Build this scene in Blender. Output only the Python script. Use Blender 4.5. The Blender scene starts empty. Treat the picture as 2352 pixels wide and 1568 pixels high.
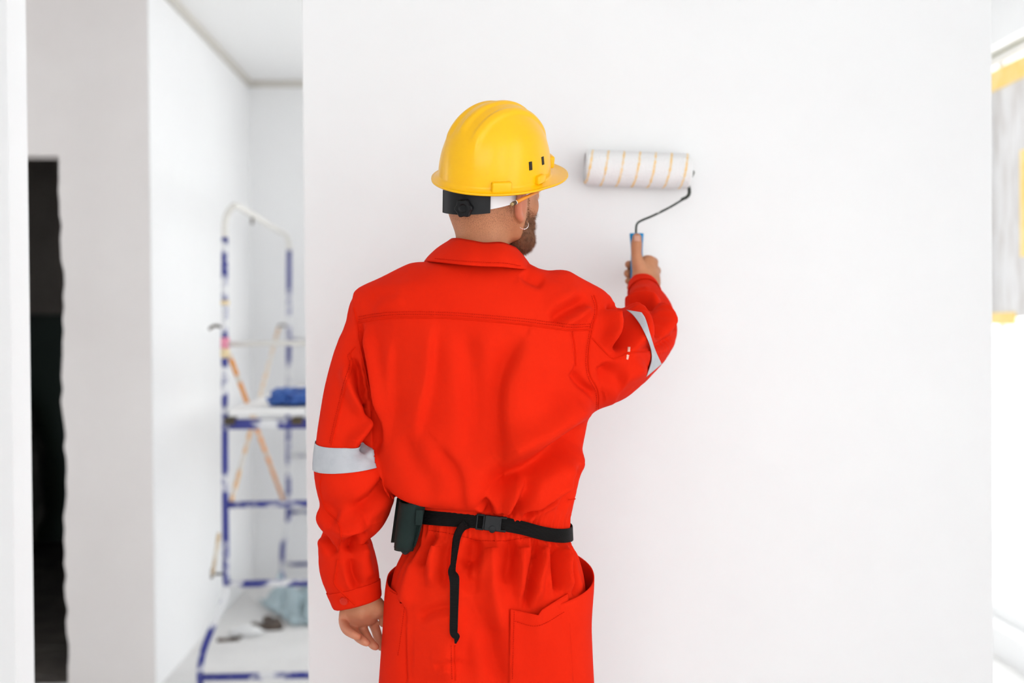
import bpy, bmesh, math, random
import numpy as np
from mathutils import Vector, Matrix, noise as mnoise
from mathutils.bvhtree import BVHTree

random.seed(7)
np.random.seed(7)
scene = bpy.context.scene
COL = scene.collection

# ------------------------------------------------------------------ camera
F_PX = 40.0 / 36.0 * 2352
CAM = Vector((0.0, 0.0, 1.386))
YAW, PITCH, ROLL = math.atan(81 / F_PX), math.radians(0.68), math.radians(-0.45)
CROT = (Matrix.Rotation(-YAW, 3, 'Z') @ Matrix.Rotation(math.pi / 2 - PITCH, 3, 'X') @ Matrix.Rotation(ROLL, 3, 'Z'))
cam_data = bpy.data.cameras.new('camera')
cam_data.lens = 40
cam_data.sensor_width = 36
cam_data.clip_start = 0.05
cam_data.dof.use_dof = True
cam_data.dof.focus_distance = 2.2
cam_data.dof.aperture_fstop = 1.7
cam = bpy.data.objects.new('camera', cam_data)
cam.matrix_world = Matrix.Translation(CAM) @ CROT.to_4x4()
COL.objects.link(cam)
scene.camera = cam

# ------------------------------------------------------------------ world, daylight, exposure
world = bpy.data.worlds.new('overcast_sky')
scene.world = world
world.use_nodes = True
wn = world.node_tree.nodes
wl = world.node_tree.links
wbg = wn['Background']
wbg.inputs['Color'].default_value = (0.96, 0.99, 1.0, 1)
wbg.inputs['Strength'].default_value = 1.0
scene.view_settings.view_transform = 'Standard'
scene.view_settings.look = 'None'
scene.view_settings.gamma = 1
scene.view_settings.use_curve_mapping = False
scene.view_settings.exposure = 1.79
scene.cycles.max_bounces = 8
scene.cycles.diffuse_bounces = 4
scene.cycles.use_adaptive_sampling = True
scene.cycles.adaptive_threshold = .08
scene.cycles.adaptive_min_samples = 20
scene.cycles.use_denoising = True
scene.cycles.sample_clamp_indirect = 6


def window_portal(name, loc, sx, sy, normal):
    """sky portal in a window opening: guides sampling of the sky, adds no light of its own"""
    ld = bpy.data.lights.new(name, 'AREA')
    ld.shape = 'RECTANGLE'
    ld.size, ld.size_y = sx, sy
    ld.cycles.is_portal = True
    o = bpy.data.objects.new(name, ld)
    o.rotation_euler = Vector(normal).to_track_quat('-Z', 'Z').to_euler()
    o.location = loc
    COL.objects.link(o)


def W(px, py, Y):
    """world point seen at photo pixel (px, py) whose depth is the plane y = Y"""
    d = CROT @ Vector(((px - 1176) / F_PX, -(py - 784) / F_PX, -1.0))
    return CAM + d * (Y / d.y)


def ray_dir(px, py):
    return (CROT @ Vector(((px - 1176) / F_PX, -(py - 784) / F_PX, -1.0))).normalized()


# ------------------------------------------------------------------ mesh and material helpers
def srgb(r, g, b):
    f = lambda c: (c / 255 / 12.92) if c / 255 <= 0.04045 else ((c / 255 + 0.055) / 1.055) ** 2.4
    return (f(r), f(g), f(b), 1)


def material(name, color, rough=0.6, color2=None, scale=8.0, detail=4.0, lo=0.4, hi=0.6, bump=0.0, bump_scale=40.0,
             metallic=0.0, coat=0.0, sheen=0.0, spec=0.5, bump_dist=0.002, sss=0.0, trans=0.0, stretch=None):
    m = bpy.data.materials.new(name)
    m.use_nodes = True
    nt = m.node_tree
    bs = nt.nodes['Principled BSDF']
    bs.inputs['Base Color'].default_value = color
    bs.inputs['Roughness'].default_value = rough
    bs.inputs['Metallic'].default_value = metallic
    bs.inputs['Coat Weight'].default_value = coat
    bs.inputs['Sheen Weight'].default_value = sheen
    bs.inputs['Specular IOR Level'].default_value = spec
    if sss:
        bs.inputs['Subsurface Weight'].default_value = sss
        bs.inputs['Subsurface Radius'].default_value = (0.012, 0.004, 0.002)
        bs.inputs['Subsurface Scale'].default_value = 0.6
    if trans:
        bs.inputs['Transmission Weight'].default_value = trans
    tc = nt.nodes.new('ShaderNodeTexCoord')
    vec = tc.outputs['Object']
    if stretch:
        mp = nt.nodes.new('ShaderNodeMapping')
        mp.inputs['Scale'].default_value = stretch
        nt.links.new(vec, mp.inputs['Vector'])
        vec = mp.outputs['Vector']
    if color2 is not None:
        n = nt.nodes.new('ShaderNodeTexNoise')
        n.inputs['Scale'].default_value = scale
        n.inputs['Detail'].default_value = detail
        n.inputs['Roughness'].default_value = 0.6
        r = nt.nodes.new('ShaderNodeValToRGB')
        r.color_ramp.elements[0].position = lo
        r.color_ramp.elements[1].position = hi
        r.color_ramp.elements[0].color = color
        r.color_ramp.elements[1].color = color2
        nt.links.new(vec, n.inputs['Vector'])
        nt.links.new(n.outputs['Fac'], r.inputs['Fac'])
        nt.links.new(r.outputs['Color'], bs.inputs['Base Color'])
    if bump:
        n2 = nt.nodes.new('ShaderNodeTexNoise')
        n2.inputs['Scale'].default_value = bump_scale
        n2.inputs['Detail'].default_value = 3
        b = nt.nodes.new('ShaderNodeBump')
        b.inputs['Strength'].default_value = bump
        b.inputs['Distance'].default_value = bump_dist
        nt.links.new(vec, n2.inputs['Vector'])
        nt.links.new(n2.outputs['Fac'], b.inputs['Height'])
        nt.links.new(b.outputs['Normal'], bs.inputs['Normal'])
    return m


def mesh_obj(name, verts, faces, mat, parent=None, smooth=True):
    me = bpy.data.meshes.new(name)
    me.from_pydata([tuple(v) for v in verts], [], [tuple(f) for f in faces])
    me.update()
    if smooth:
        me.polygons.foreach_set('use_smooth', [True] * len(me.polygons))
    me.materials.append(mat)
    o = bpy.data.objects.new(name, me)
    COL.objects.link(o)
    if parent is not None:
        o.parent = parent
        o.matrix_parent_inverse = Matrix.LocRotScale(*parent_lrs(parent)).inverted()
    return o


def parent_lrs(o):
    return (o.location, o.rotation_euler, o.scale)


def bm_obj(name, bm, mat, parent=None, smooth=False):
    me = bpy.data.meshes.new(name)
    bmesh.ops.recalc_face_normals(bm, faces=bm.faces)
    bm.to_mesh(me)
    bm.free()
    if smooth:
        me.polygons.foreach_set('use_smooth', [True] * len(me.polygons))
    me.materials.append(mat)
    o = bpy.data.objects.new(name, me)
    COL.objects.link(o)
    if parent is not None:
        o.parent = parent
        o.matrix_parent_inverse = Matrix.LocRotScale(*parent_lrs(parent)).inverted()
    return o


def empty(name, loc=(0, 0, 0)):
    o = bpy.data.objects.new(name, None)
    o.location = loc
    o.empty_display_size = 0.1
    COL.objects.link(o)
    return o


def tag(o, label=None, cat=None, group=None, kind=None):
    if label:
        o['label'] = label
    if cat:
        o['category'] = cat
    if group:
        o['group'] = group
    if kind:
        o['kind'] = kind
    return o


def struct(o, label=None):
    o['kind'] = 'structure'
    if label:
        o['label'] = label
    return o


def box_bm(bm, lo, hi, bevel=0.0):
    c = [(a + b) / 2 for a, b in zip(lo, hi)]
    s = [abs(b - a) for a, b in zip(lo, hi)]
    r = bmesh.ops.create_cube(bm, size=1.0, matrix=Matrix.Translation(c) @ Matrix.Diagonal((*s, 1)))
    if bevel:
        edges = list({e for v in r['verts'] for e in v.link_edges})
        bmesh.ops.bevel(bm, geom=edges, offset=bevel, segments=2, affect='EDGES', profile=0.5)


def box(name, lo, hi, mat, parent=None, bevel=0.0):
    bm = bmesh.new()
    box_bm(bm, lo, hi, bevel)
    return bm_obj(name, bm, mat, parent)


def catmull(pts, n=8):
    pts = [Vector(p) for p in pts]
    if len(pts) < 3:
        return pts
    out = []
    P = [pts[0] * 2 - pts[1]] + pts + [pts[-1] * 2 - pts[-2]]
    for i in range(1, len(P) - 2):
        p0, p1, p2, p3 = P[i - 1], P[i], P[i + 1], P[i + 2]
        for k in range(n):
            t = k / n
            out.append(0.5 * ((2 * p1) + (p2 - p0) * t + (2 * p0 - 5 * p1 + 4 * p2 - p3) * t * t + (3 * p1 - p0 - 3 * p2 + p3) * t ** 3))
    out.append(pts[-1])
    return out


def sweep(pts, radii, n=10, closed=False, flat=None):
    """tube along points; radii scalar or list; returns verts, faces"""
    pts = [Vector(p) for p in pts]
    m = len(pts)
    if not hasattr(radii, '__len__'):
        radii = [radii] * m
    verts, faces = [], []
    nrm = None
    for i in range(m):
        if closed:
            t = (pts[(i + 1) % m] - pts[i - 1]).normalized()
        else:
            t = (pts[min(i + 1, m - 1)] - pts[max(i - 1, 0)]).normalized()
        if nrm is None:
            a = Vector((0, 0, 1)) if abs(t.z) < 0.9 else Vector((1, 0, 0))
            nrm = (a - t * a.dot(t)).normalized()
        else:
            nrm = (nrm - t * nrm.dot(t)).normalized()
        b = t.cross(nrm)
        for k in range(n):
            a = 2 * math.pi * k / n
            verts.append(pts[i] + (nrm * math.cos(a) + b * math.sin(a)) * radii[i])
    rings = m if closed else m - 1
    for i in range(rings):
        j = (i + 1) % m
        for k in range(n):
            k2 = (k + 1) % n
            faces.append((i * n + k, i * n + k2, j * n + k2, j * n + k))
    if not closed:
        faces.append(tuple(range(n - 1, -1, -1)))
        faces.append(tuple((m - 1) * n + k for k in range(n)))
    return verts, faces


def tube(name, pts, r, mat, parent=None, n=10, closed=False):
    v, f = sweep(pts, r, n, closed)
    return mesh_obj(name, v, f, mat, parent)


def poly_slab(name, outline, y0, y1, mat, parent=None):
    """outline in (x, z) extruded from y0 to y1"""
    bm = bmesh.new()
    vs = [bm.verts.new((x, y0, z)) for x, z in outline]
    f = bm.faces.new(vs)
    r = bmesh.ops.extrude_face_region(bm, geom=[f])
    for g in r['geom']:
        if isinstance(g, bmesh.types.BMVert):
            g.co.y = y1
    return bm_obj(name, bm, mat, parent)


# ------------------------------------------------------------------ the rooms
plaster = material('white_plaster', (0.90, 0.898, 0.9, 1), 0.75, (0.882, 0.877, 0.88, 1), 2.2, 5, 0.35, 0.7, 0.12, 35, spec=0.25)
plaster_raw = material('raw_plaster', (0.84, 0.80, 0.785, 1), 0.85, (0.80, 0.755, 0.74, 1), 1.6, 5, 0.35, 0.68, 0.15, 30, spec=0.2)
ceil_mat = material('ceiling_paint', (0.92, 0.915, 0.91, 1), 0.8, spec=0.2)
concrete = material('dusty_screed', (0.83, 0.82, 0.81, 1), 0.85, (0.74, 0.73, 0.72, 1), 3.0, 6, 0.42, 0.72, 0.2, 60, spec=0.2)
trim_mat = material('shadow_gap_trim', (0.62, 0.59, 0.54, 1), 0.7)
dark_up = material('brown_paint_darkened_for_shade', (0.30, 0.26, 0.235, 1), 0.8, (0.25, 0.215, 0.195, 1), 3)  # brown upper wall, darkened in colour for the unlit room
dark_low = material('green_paint_darkened_for_shade', (0.035, 0.055, 0.047, 1), 0.6, (0.03, 0.045, 0.04, 1), 3)  # green lower paint with the room's lack of light put into the colour
dark_floor = material('dirty_floor_darkened_for_shade', (0.10, 0.085, 0.075, 1), 0.7, (0.06, 0.05, 0.045, 1), 6)  # floor tone also carries the gloom of the unlit room
white_frame = material('white_window_plastic', (0.85, 0.85, 0.85, 1), 0.35)
seal_mat = material('green_grey_seal', (0.20, 0.21, 0.10, 1), 0.6)

YW = 2.853                     # face of the wall being painted
H = W(570, 186, 6.34).z        # ceiling height
YD = 4.42                      # wall with the rough doorway
YB = 6.34                      # back wall of the far room
XL = W(350, 784, YD).x         # left side wall of the far room
XR = 2.16                      # window wall
xw0, xw1 = W(701, 784, YW).x, W(2280, 784, YW).x
xs = W(26, 784, YW).x
YREAR, XNEAR = -3.2, -4.3

struct(box('floor', (-4.7, YREAR - .2, -0.12), (XR + .25, 9.0, 0), concrete))
struct(box('ceiling', (-4.7, YREAR - .2, H), (XR + .25, 9.0, H + .15), ceil_mat))
struct(box('wall_front', (xw0, YW, 0), (xw1, YW + .12, H), plaster, bevel=0.002), 'white plastered partition being painted')
struct(box('wall_front_left', (xs - .42, YW, 0), (xs, YW + .12, H), plaster, bevel=0.002), 'white pillar at the left edge of the opening')
bx0, bx1, bz0, bz1 = -0.1, 1.95, .3, 2.5
struct(box('wall_back', (XL - .15, YB, 0), (bx0, YB + .15, H), plaster))
struct(box('wall_back_pier', (bx1, YB, 0), (XR, YB + .15, H), plaster))
struct(box('wall_back_head', (bx0, YB, bz1), (bx1, YB + .15, H), plaster))
struct(box('wall_back_sill', (bx0, YB, 0), (bx1, YB + .15, bz0), plaster))
win = struct(empty('window_5', ((bx0 + bx1) / 2, YB + .1, bz0)), 'unseen white framed window added to light the far room')  # opening hidden by the partition, added to brighten the far room
for j in range(3):
    x = bx0 + (bx1 - bx0 - .06) * j / 2
    box('mullion', (x, YB + .06, bz0), (x + .06, YB + .12, bz1), white_frame, win, .004)
window_portal('sky_portal', ((bx0 + bx1) / 2, YB + .13, (bz0 + bz1) / 2), bx1 - bx0, bz1 - bz0, (0, -1, 0))
bmw = bmesh.new()
box_bm(bmw, (XL - .004, YD - .001, 0), (XL, YB, H))
box_bm(bmw, (XL - .13, YD + .131, 0), (XL - .004, YB, H))
struct(bm_obj('wall_left', bmw, plaster))
struct(box('wall_near_left', (XNEAR - .15, YREAR, 0), (XNEAR, YW + .25, H), plaster))
struct(box('wall_near_left_head', (XNEAR - .15, YW + .25, 2.5), (XNEAR, YD, H), plaster))
struct(box('wall_near_left_sill', (XNEAR - .15, YW + .25, 0), (XNEAR, YD, .3), plaster))
win = struct(empty('window_6', (XNEAR - .08, YW + 1.1, .3)), 'unseen white framed window added to light the doorway wall')  # out-of-view opening added to brighten the doorway wall
for j in range(3):
    y = YW + .25 + (YD - YW - .31) * j / 2
    box('mullion', (XNEAR - .1, y, .3), (XNEAR - .04, y + .06, 2.5), white_frame, win, .004)
window_portal('sky_portal', (XNEAR - .13, (YW + .25 + YD) / 2, 1.4), YD - YW - .25, 2.2, (1, 0, 0))

# wall with the rough-edged doorway
xd1 = W(140, 784, YD).x
zd = W(80, 357, YD).z
jag = []
nj = 46
rj = random.Random(3)
for i in range(nj + 1):
    z = zd * i / nj
    tx = W(154, 1500, YD).x + (W(138, 380, YD).x - W(154, 1500, YD).x) * (z / zd)
    jag.append((tx + rj.uniform(-.006, .006) + .006 * math.sin(z * 9), z))
top = []
xdl = xd1 - 0.95
for i in range(1, 12):
    top.append((jag[-1][0] + (xdl - jag[-1][0]) * i / 11, zd + rj.uniform(-.004, .006)))
outline = [(XL - .004, 0), (XL - .004, H), (XNEAR - .1, H), (XNEAR - .1, 0), (xdl, 0)] + [(xdl, zd)] + top[::-1][1:] + jag[::-1]
struct(poly_slab('wall_doorway', outline, YD, YD + .13, plaster_raw), 'unpainted plaster wall with a rough dark doorway')
# unlit room behind the doorway
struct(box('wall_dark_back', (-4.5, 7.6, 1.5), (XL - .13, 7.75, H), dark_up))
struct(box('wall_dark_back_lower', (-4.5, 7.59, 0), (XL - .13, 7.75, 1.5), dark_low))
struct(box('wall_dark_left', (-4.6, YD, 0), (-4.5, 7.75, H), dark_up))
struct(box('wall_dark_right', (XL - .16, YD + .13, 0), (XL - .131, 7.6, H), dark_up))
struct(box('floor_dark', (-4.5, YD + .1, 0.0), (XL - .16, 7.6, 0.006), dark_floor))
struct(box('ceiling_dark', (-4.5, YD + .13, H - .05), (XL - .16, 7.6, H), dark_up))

# narrow trim between wall and ceiling in the far room
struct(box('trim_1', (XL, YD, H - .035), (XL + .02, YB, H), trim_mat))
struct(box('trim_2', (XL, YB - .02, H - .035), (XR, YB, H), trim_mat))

# window wall on the right: piers, head, sills and glazed openings
openings = [(-2.6, -0.2), (0.2, 1.4), (3.2, 5.6)]
zw0, zw1 = 0.12, W(2316, 107, 4.63).z + .02
ys = [YREAR] + [v for o_ in openings for v in o_] + [YB + .15]
for i in range(0, len(ys), 2):
    struct(box('wall_right', (XR, ys[i], 0), (XR + .22, ys[i + 1], H), plaster))
for k, (a, b) in enumerate(openings):
    struct(box('wall_right_head', (XR, a, zw1), (XR + .22, b, H), plaster))
    struct(box('wall_right_sill', (XR, a, 0), (XR + .22, b, zw0), plaster))
    win = struct(empty('window_%d' % (k + 1), (XR + .12, (a + b) / 2, zw0)), 'tall white framed window')
    fw = .05
    box('frame_head', (XR + .08, a, zw1 - fw), (XR + .15, b, zw1), white_frame, win, .004)
    box('frame_sill', (XR + .08, a, zw0), (XR + .15, b, zw0 + fw), white_frame, win, .004)
    nm = 3
    for j in range(nm + 1):
        y = a + (b - a - fw) * j / nm
        box('mullion', (XR + .08, y, zw0 + fw), (XR + .15, y + fw, zw1 - fw), white_frame, win, .004)
    box('seal', (XR + .072, a, zw1 - .006), (XR + .08, b, zw1 + .012), seal_mat, win)
    window_portal('sky_portal', (XR + .2, (a + b) / 2, (zw0 + zw1) / 2), b - a, zw1 - zw0, (-1, 0, 0))
# glazed wall behind the photographer
xg0, xg1 = -2.0, 1.6
struct(box('wall_rear', (XNEAR, YREAR - .2, 0), (xg0, YREAR, H), plaster))
struct(box('wall_rear', (xg1, YREAR - .2, 0), (XR + .22, YREAR, H), plaster))
struct(box('wall_rear_head', (xg0, YREAR - .2, 2.6), (xg1, YREAR, H), plaster))
struct(box('wall_rear_sill', (xg0, YREAR - .2, 0), (xg1, YREAR, .3), plaster))
win = struct(empty('window_4', ((xg0 + xg1) / 2, YREAR - .1, .3)), 'wide white framed window')
for j in range(4):
    x = xg0 + (xg1 - xg0 - .06) * j / 3
    box('mullion', (x, YREAR - .14, .3), (x + .06, YREAR - .07, 2.6), white_frame, win, .004)
window_portal('sky_portal', ((xg0 + xg1) / 2, YREAR - .18, 1.45), xg1 - xg0, 2.3, (0, 1, 0))

# ------------------------------------------------------------------ board and tape over the far window
board_mat = bpy.data.materials.new('smeared_frosted_sheet')
board_mat.use_nodes = True
nt = board_mat.node_tree
bs = nt.nodes['Principled BSDF']
bs.inputs['Roughness'].default_value = .7
tr = nt.nodes.new('ShaderNodeBsdfTranslucent')
mx = nt.nodes.new('ShaderNodeMixShader')
mx.inputs[0].default_value = 0.42
tc = nt.nodes.new('ShaderNodeTexCoord')
mp = nt.nodes.new('ShaderNodeMapping')
mp.inputs['Scale'].default_value = (1, 14, 2.2)
nz = nt.nodes.new('ShaderNodeTexNoise')
nz.inputs['Scale'].default_value = 2.4
nz.inputs['Detail'].default_value = 6
rp = nt.nodes.new('ShaderNodeValToRGB')
rp.color_ramp.elements[0].position, rp.color_ramp.elements[1].position = .3, .55
rp.color_ramp.elements[0].color = (.60, .57, .55, 1)
rp.color_ramp.elements[1].color = (.74, .73, .73, 1)
nt.links.new(tc.outputs['Object'], mp.inputs['Vector'])
nt.links.new(mp.outputs['Vector'], nz.inputs['Vector'])
nt.links.new(nz.outputs['Fac'], rp.inputs['Fac'])
nt.links.new(rp.outputs['Color'], bs.inputs['Base Color'])
nt.links.new(rp.outputs['Color'], tr.inputs['Color'])
nt.links.new(bs.outputs[0], mx.inputs[1])
nt.links.new(tr.outputs[0], mx.inputs[2])
nt.links.new(mx.outputs[0], nt.nodes['Material Output'].inputs['Surface'])
tape_mat = material('yellow_foam_tape', srgb(252, 214, 120), .6, srgb(255, 224, 150), 9)

zb0, zb1 = W(2316, 728, 4.62).z, W(2316, 172, 4.62).z
sheet = empty('window_sheet', (XR + .05, 4.7, zb0))
tag(sheet, 'grey smeared sheet taped over the upper window with yellow tape', 'sheet')
box('panel', (XR + .045, 4.42, zb0), (XR + .052, 5.05, zb1), board_mat, sheet)
box('tape', (XR + .036, 4.42, zb1 - .035), (XR + .046, 5.05, zb1 + .05), tape_mat, sheet, .003)
box('tape', (XR + .036, 4.585, zb0 - .03), (XR + .046, 5.05, zb0 + .02), tape_mat, sheet, .003)
box('tape', (XR + .036, 4.49, W(2340, 590, 4.53).z), (XR + .046, 4.535, W(2340, 345, 4.53).z), tape_mat, sheet, .003)

# balcony outside the far window
balc = material('pale_balcony_concrete', (.8, .79, .8, 1), .8)
bal = tag(empty('balcony_railing', (XR + 1.3, 5.2, 0)), 'pale balcony railing outside the right window', 'railing')
tube('top_rail', [(XR + 1.3, 2.6, .92), (XR + 1.3, 9.2, .92)], .025, balc, bal)
tube('lower_rail', [(XR + 1.3, 2.6, .72), (XR + 1.3, 9.2, .72)], .02, balc, bal)
tube('lower_rail', [(XR + 1.3, 2.6, .12), (XR + 1.3, 9.2, .12)], .02, balc, bal)
for i in range(12):
    tube('baluster', [(XR + 1.3, 2.65 + i * .59, -.02), (XR + 1.3, 2.65 + i * .59, .92)], .016, balc, bal, 8)
struct(box('floor_balcony', (XR + .24, 2.4, -.14), (XR + 1.4, 9.3, -.02), balc))

# ------------------------------------------------------------------ scaffold in the far room
def splatter(name, base, paint, lo, hi, scale=9.0):
    return material(name, base, .55, paint, scale, 7, lo, hi, .25, 50, stretch=(1, 1, 1.2))


blue_paint = splatter('blue_tube_with_paint_splashes', srgb(52, 58, 138), srgb(228, 228, 230), .485, .575)
blue_heavy = splatter('blue_tube_thick_with_white_paint', srgb(70, 78, 140), srgb(228, 226, 222), .36, .52)
white_tube = splatter('whitewashed_tube', srgb(120, 118, 130), srgb(225, 222, 216), .25, .42)
orange_mat = splatter('orange_tube_with_paint_splashes', srgb(244, 160, 60), srgb(235, 225, 210), .52, .60, 12)
orange_pale = splatter('orange_tube_whitewashed', srgb(240, 190, 130), srgb(235, 228, 218), .40, .56, 12)
tan_mat = splatter('tan_tube_whitewashed', srgb(200, 165, 110), srgb(228, 222, 210), .42, .55, 12)
pin_mat = material('rusty_dark_pin', srgb(62, 52, 38), .6, srgb(90, 75, 50), 30)
deck_mat = material('whitewashed_deck_board', (.86, .85, .84, 1), .8, (.72, .70, .68, 1), 5, 6, .55, .8, stretch=(1, 6, 1))

YN, YF = 4.40, 6.20
scaf = tag(empty('scaffold', (W(560, 1568, YN).x + .4, 5.4, 0)), 'blue paint-splashed scaffold tower with orange braces in the far room', 'scaffold')
rt = .0135
N = lambda x, y: W(x, y, YN)
Fp = lambda x, y: W(x, y, YF)
foot = Vector((N(459, 1560).x, YN, 0.0))
tube('post', catmull([N(516, 545), N(516, 760), N(517, 1100), N(519, 1340), N(515, 1375), N(494, 1425), N(470, 1485), N(460, 1530), foot], 8), rt, blue_paint, scaf, 12)
ff = Fp(648, 1318)
tube('post', catmull([Fp(664, 575), Fp(663, 800), Fp(662, 1000), Fp(662, 1180), Fp(659, 1215), Fp(650, 1250), Fp(648, 1285), Vector((ff.x, YF, 0.0))], 8), rt, blue_paint, scaf, 12)
tube('guard_rail', catmull([N(516, 547), N(517, 515), N(522, 492), N(534, 477), N(548, 475).lerp(Fp(548, 475), .05),
     W(600, 505, 5.3), W(640, 530, 5.9), W(656, 540, 6.15), Fp(663, 556), Fp(664, 577)], 8), rt * .95, white_tube, scaf, 12)
wid = .92
nx, fx = N(517, 1160).x, Fp(662, 1160).x
for ypx, r, m in ((790, .0105, white_tube), (1159, .0135, blue_paint), (1341, .0145, blue_paint)):
    p = N(519, ypx)
    tube('rung', [p, p + Vector((wid, 0, .004))], r, m, scaf, 12)
p = N(463, 1555)
tube('rung', [p, p + Vector((wid + .1, 0, .004))], .014, blue_paint, scaf, 12)
p = N(526, 974)
box('deck_beam', (p.x, YN - .018, p.z - .019), (p.x + wid - .02, YN + .018, p.z + .019), blue_paint, scaf, .004)
for ypx in (781, 1046, 1176, 1296):
    p = Fp(663 if ypx < 1200 else 650, ypx)
    tube('rung', [p, p + Vector((wid, 0, 0))], .0105, blue_paint, scaf, 12)
p = Fp(663, 905)
box('deck_beam', (p.x, YF - .018, N(0, 974).z - .019), (p.x + wid - .02, YF + .018, N(0, 974).z + .019), blue_paint, scaf, .004)
# far-side posts, hidden by the partition from here
for (x0, y0) in ((nx + wid, YN), (fx + wid, YF)):
    tube('post', catmull([(x0, y0, 1.74), (x0, y0, 1.0), (x0, y0, .42), (x0 + .04, y0, .33), (x0 + .1, y0, .15), (x0 + .1, y0, 0)], 8), rt, blue_paint, scaf, 12)
tube('guard_rail', catmull([(nx + wid, YN, 1.74), (nx + wid, YN, 1.82), (nx + wid, YN + .06, 1.87), (fx + wid, YF - .06, 1.87), (fx + wid, YF, 1.82), (fx + wid, YF, 1.74)], 8), rt, white_tube, scaf, 12)
zdk = N(0, 956).z
for i in range(3):
    x0 = N(522, 900).x + .02 + i * .29
    x1 = x0 + .285
    sh = fx - nx
    vs = [(x0, YN - .04, zdk), (x1, YN - .04, zdk), (x1 + sh, YF + .04, zdk), (x0 + sh, YF + .04, zdk)]
    vs += [(a, b, c + .022) for a, b, c in vs]
    mesh_obj('deck_board', vs, [(3, 2, 1, 0), (4, 5, 6, 7), (0, 1, 5, 4), (1, 2, 6, 5), (2, 3, 7, 6), (3, 0, 4, 7)], deck_mat, scaf, False)
for xa in (530, 684):
    p = N(xa, 956)
    box('deck_clamp', (p.x - .02, YN - .03, p.z - .03), (p.x + .02, YN + .03, p.z - .002), pin_mat, scaf, .003)
off = Vector((-.02, 0, 0))
tube('brace', [N(527, 815) + off * 0, Fp(652, 1152)], .0095, orange_mat, scaf, 10)
tube('brace', [Fp(640, 752), N(531, 1152)], .0085, orange_pale, scaf, 10)
tube('brace', [N(513, 1222) + Vector((-.012, -.02, 0)), N(491, 1318) + Vector((0, -.02, 0))], .007, tan_mat, scaf, 10)
q = Vector((wid, 0, 0))
tube('brace', [N(527, 815) + q, Fp(652, 1152) + q], .0095, orange_mat, scaf, 10)
tube('brace', [Fp(640, 752) + q, N(531, 1152) + q], .0085, orange_pale, scaf, 10)
tube('locking_pin', catmull([N(516, 754), N(500, 748), N(490, 749), N(480, 756)], 4), .006, pin_mat, scaf, 8)
tube('locking_pin', [N(516, 1317), N(490, 1318)], .005, pin_mat, scaf, 8)
tube('pin_head', [N(488, 1305), N(486, 1328)], .006, pin_mat, scaf, 8)
tube('locking_pin', catmull([Fp(660, 748), Fp(650, 747), Fp(641, 748), Fp(640, 760)], 4), .006, pin_mat, scaf, 8)
tube('rail_hook', [W(580, 495, 5.0), W(579, 515, 5.0)], .006, pin_mat, scaf, 8)
pink = material('pink_tape', srgb(238, 150, 175), .6)
cream = material('cream_masking_tape', srgb(236, 214, 170), .6)
for (xa, ya, yb, m) in ((517, 775, 800, pink), (517, 800, 822, cream), (517, 690, 700, cream)):
    tube('tape_wrap', [N(xa, ya), N(xa, yb)], rt + .0035, m, scaf, 12)


def lumpy(name, center, radii, mat, seed, amp=.25, freq=3.0, parent=None, flatten=None, sub=5):
    bm = bmesh.new()
    bmesh.ops.create_icosphere(bm, subdivisions=sub, radius=1)
    o3 = Vector((seed * 7.3, seed * 3.1, 0))
    for v in bm.verts:
        d = v.co.normalized()
        s = 1 + amp * (mnoise.fractal(d * freq + o3, 1.0, 2.0, 4)) + amp * .8 * abs(mnoise.noise(d * freq * 1.7 + o3)) 
        v.co = Vector((d.x * radii[0], d.y * radii[1], d.z * radii[2])) * s
        if v.co.z < 0:
            v.co.z *= .25
    zmin = min(v.co.z for v in bm.verts)
    for v in bm.verts:
        v.co.z -= zmin
        v.co += Vector(center)
    return bm_obj(name, bm, mat, parent, True)


blue_cloth = material('blue_crumpled_tarp', srgb(34, 74, 150), .5, srgb(60, 108, 185), 16, 5, .4, .65, .4, 60)
b0 = W(668, 936, 4.52)
tag(lumpy('cloth_bundle', (b0.x + .02, 4.52, zdk + .0235), (.10, .09, .050), blue_cloth, 1.3, .3, 1.7),
    'crumpled blue cloth bundle lying on the scaffold deck', 'cloth')

# rubbish on the floor of the far room
film = bpy.data.materials.new('pale_clear_film')
film.use_nodes = True
fb = film.node_tree.nodes['Principled BSDF']
fb.inputs['Base Color'].default_value = (.72, .87, .92, 1)
fb.inputs['Roughness'].default_value = .25
fb.inputs['Transmission Weight'].default_value = .35
fb.inputs['IOR'].default_value = 1.2
debris = material('dark_wood_offcut', srgb(70, 60, 55), .8, srgb(110, 96, 86), 12)


def floor_at(px, py):
    d = ray_dir(px, py)
    return CAM + d * (-CAM.z / d.z)


def crumpled_sheet(name, corners, nu, nv, amp, seed, mat):
    vs, fs = [], []
    a, b, c, d = [Vector(q) for q in corners]
    for j in range(nv + 1):
        for i in range(nu + 1):
            u, v = i / nu, j / nv
            p = (a * (1 - u) + b * u) * (1 - v) + (d * (1 - u) + c * u) * v
            e = min(u, 1 - u, v, 1 - v) * 4
            h = amp * (.25 + min(1, e)) * (abs(mnoise.fractal(Vector((u * 4, v * 4, seed)), 1, 2, 4)) * 1.5 + .15)
            vs.append(p + Vector((0, 0, .004 + h)))
    for j in range(nv):
        for i in range(nu):
            k = j * (nu + 1) + i
            fs.append((k, k + 1, k + nu + 2, k + nu + 1))
    o = mesh_obj(name, vs, fs, mat)
    md = o.modifiers.new('thickness', 'SOLIDIFY')
    md.thickness = .002
    return o


f1, f2, f3, f4 = floor_at(672, 1440), floor_at(790, 1438), floor_at(760, 1352), floor_at(590, 1385)
tag(crumpled_sheet('plastic_film', (f1, f2, f3, f4), 40, 30, .12, 2.2, film), 'pale blue clear plastic film heaped on the far floor', 'plastic film')


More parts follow.
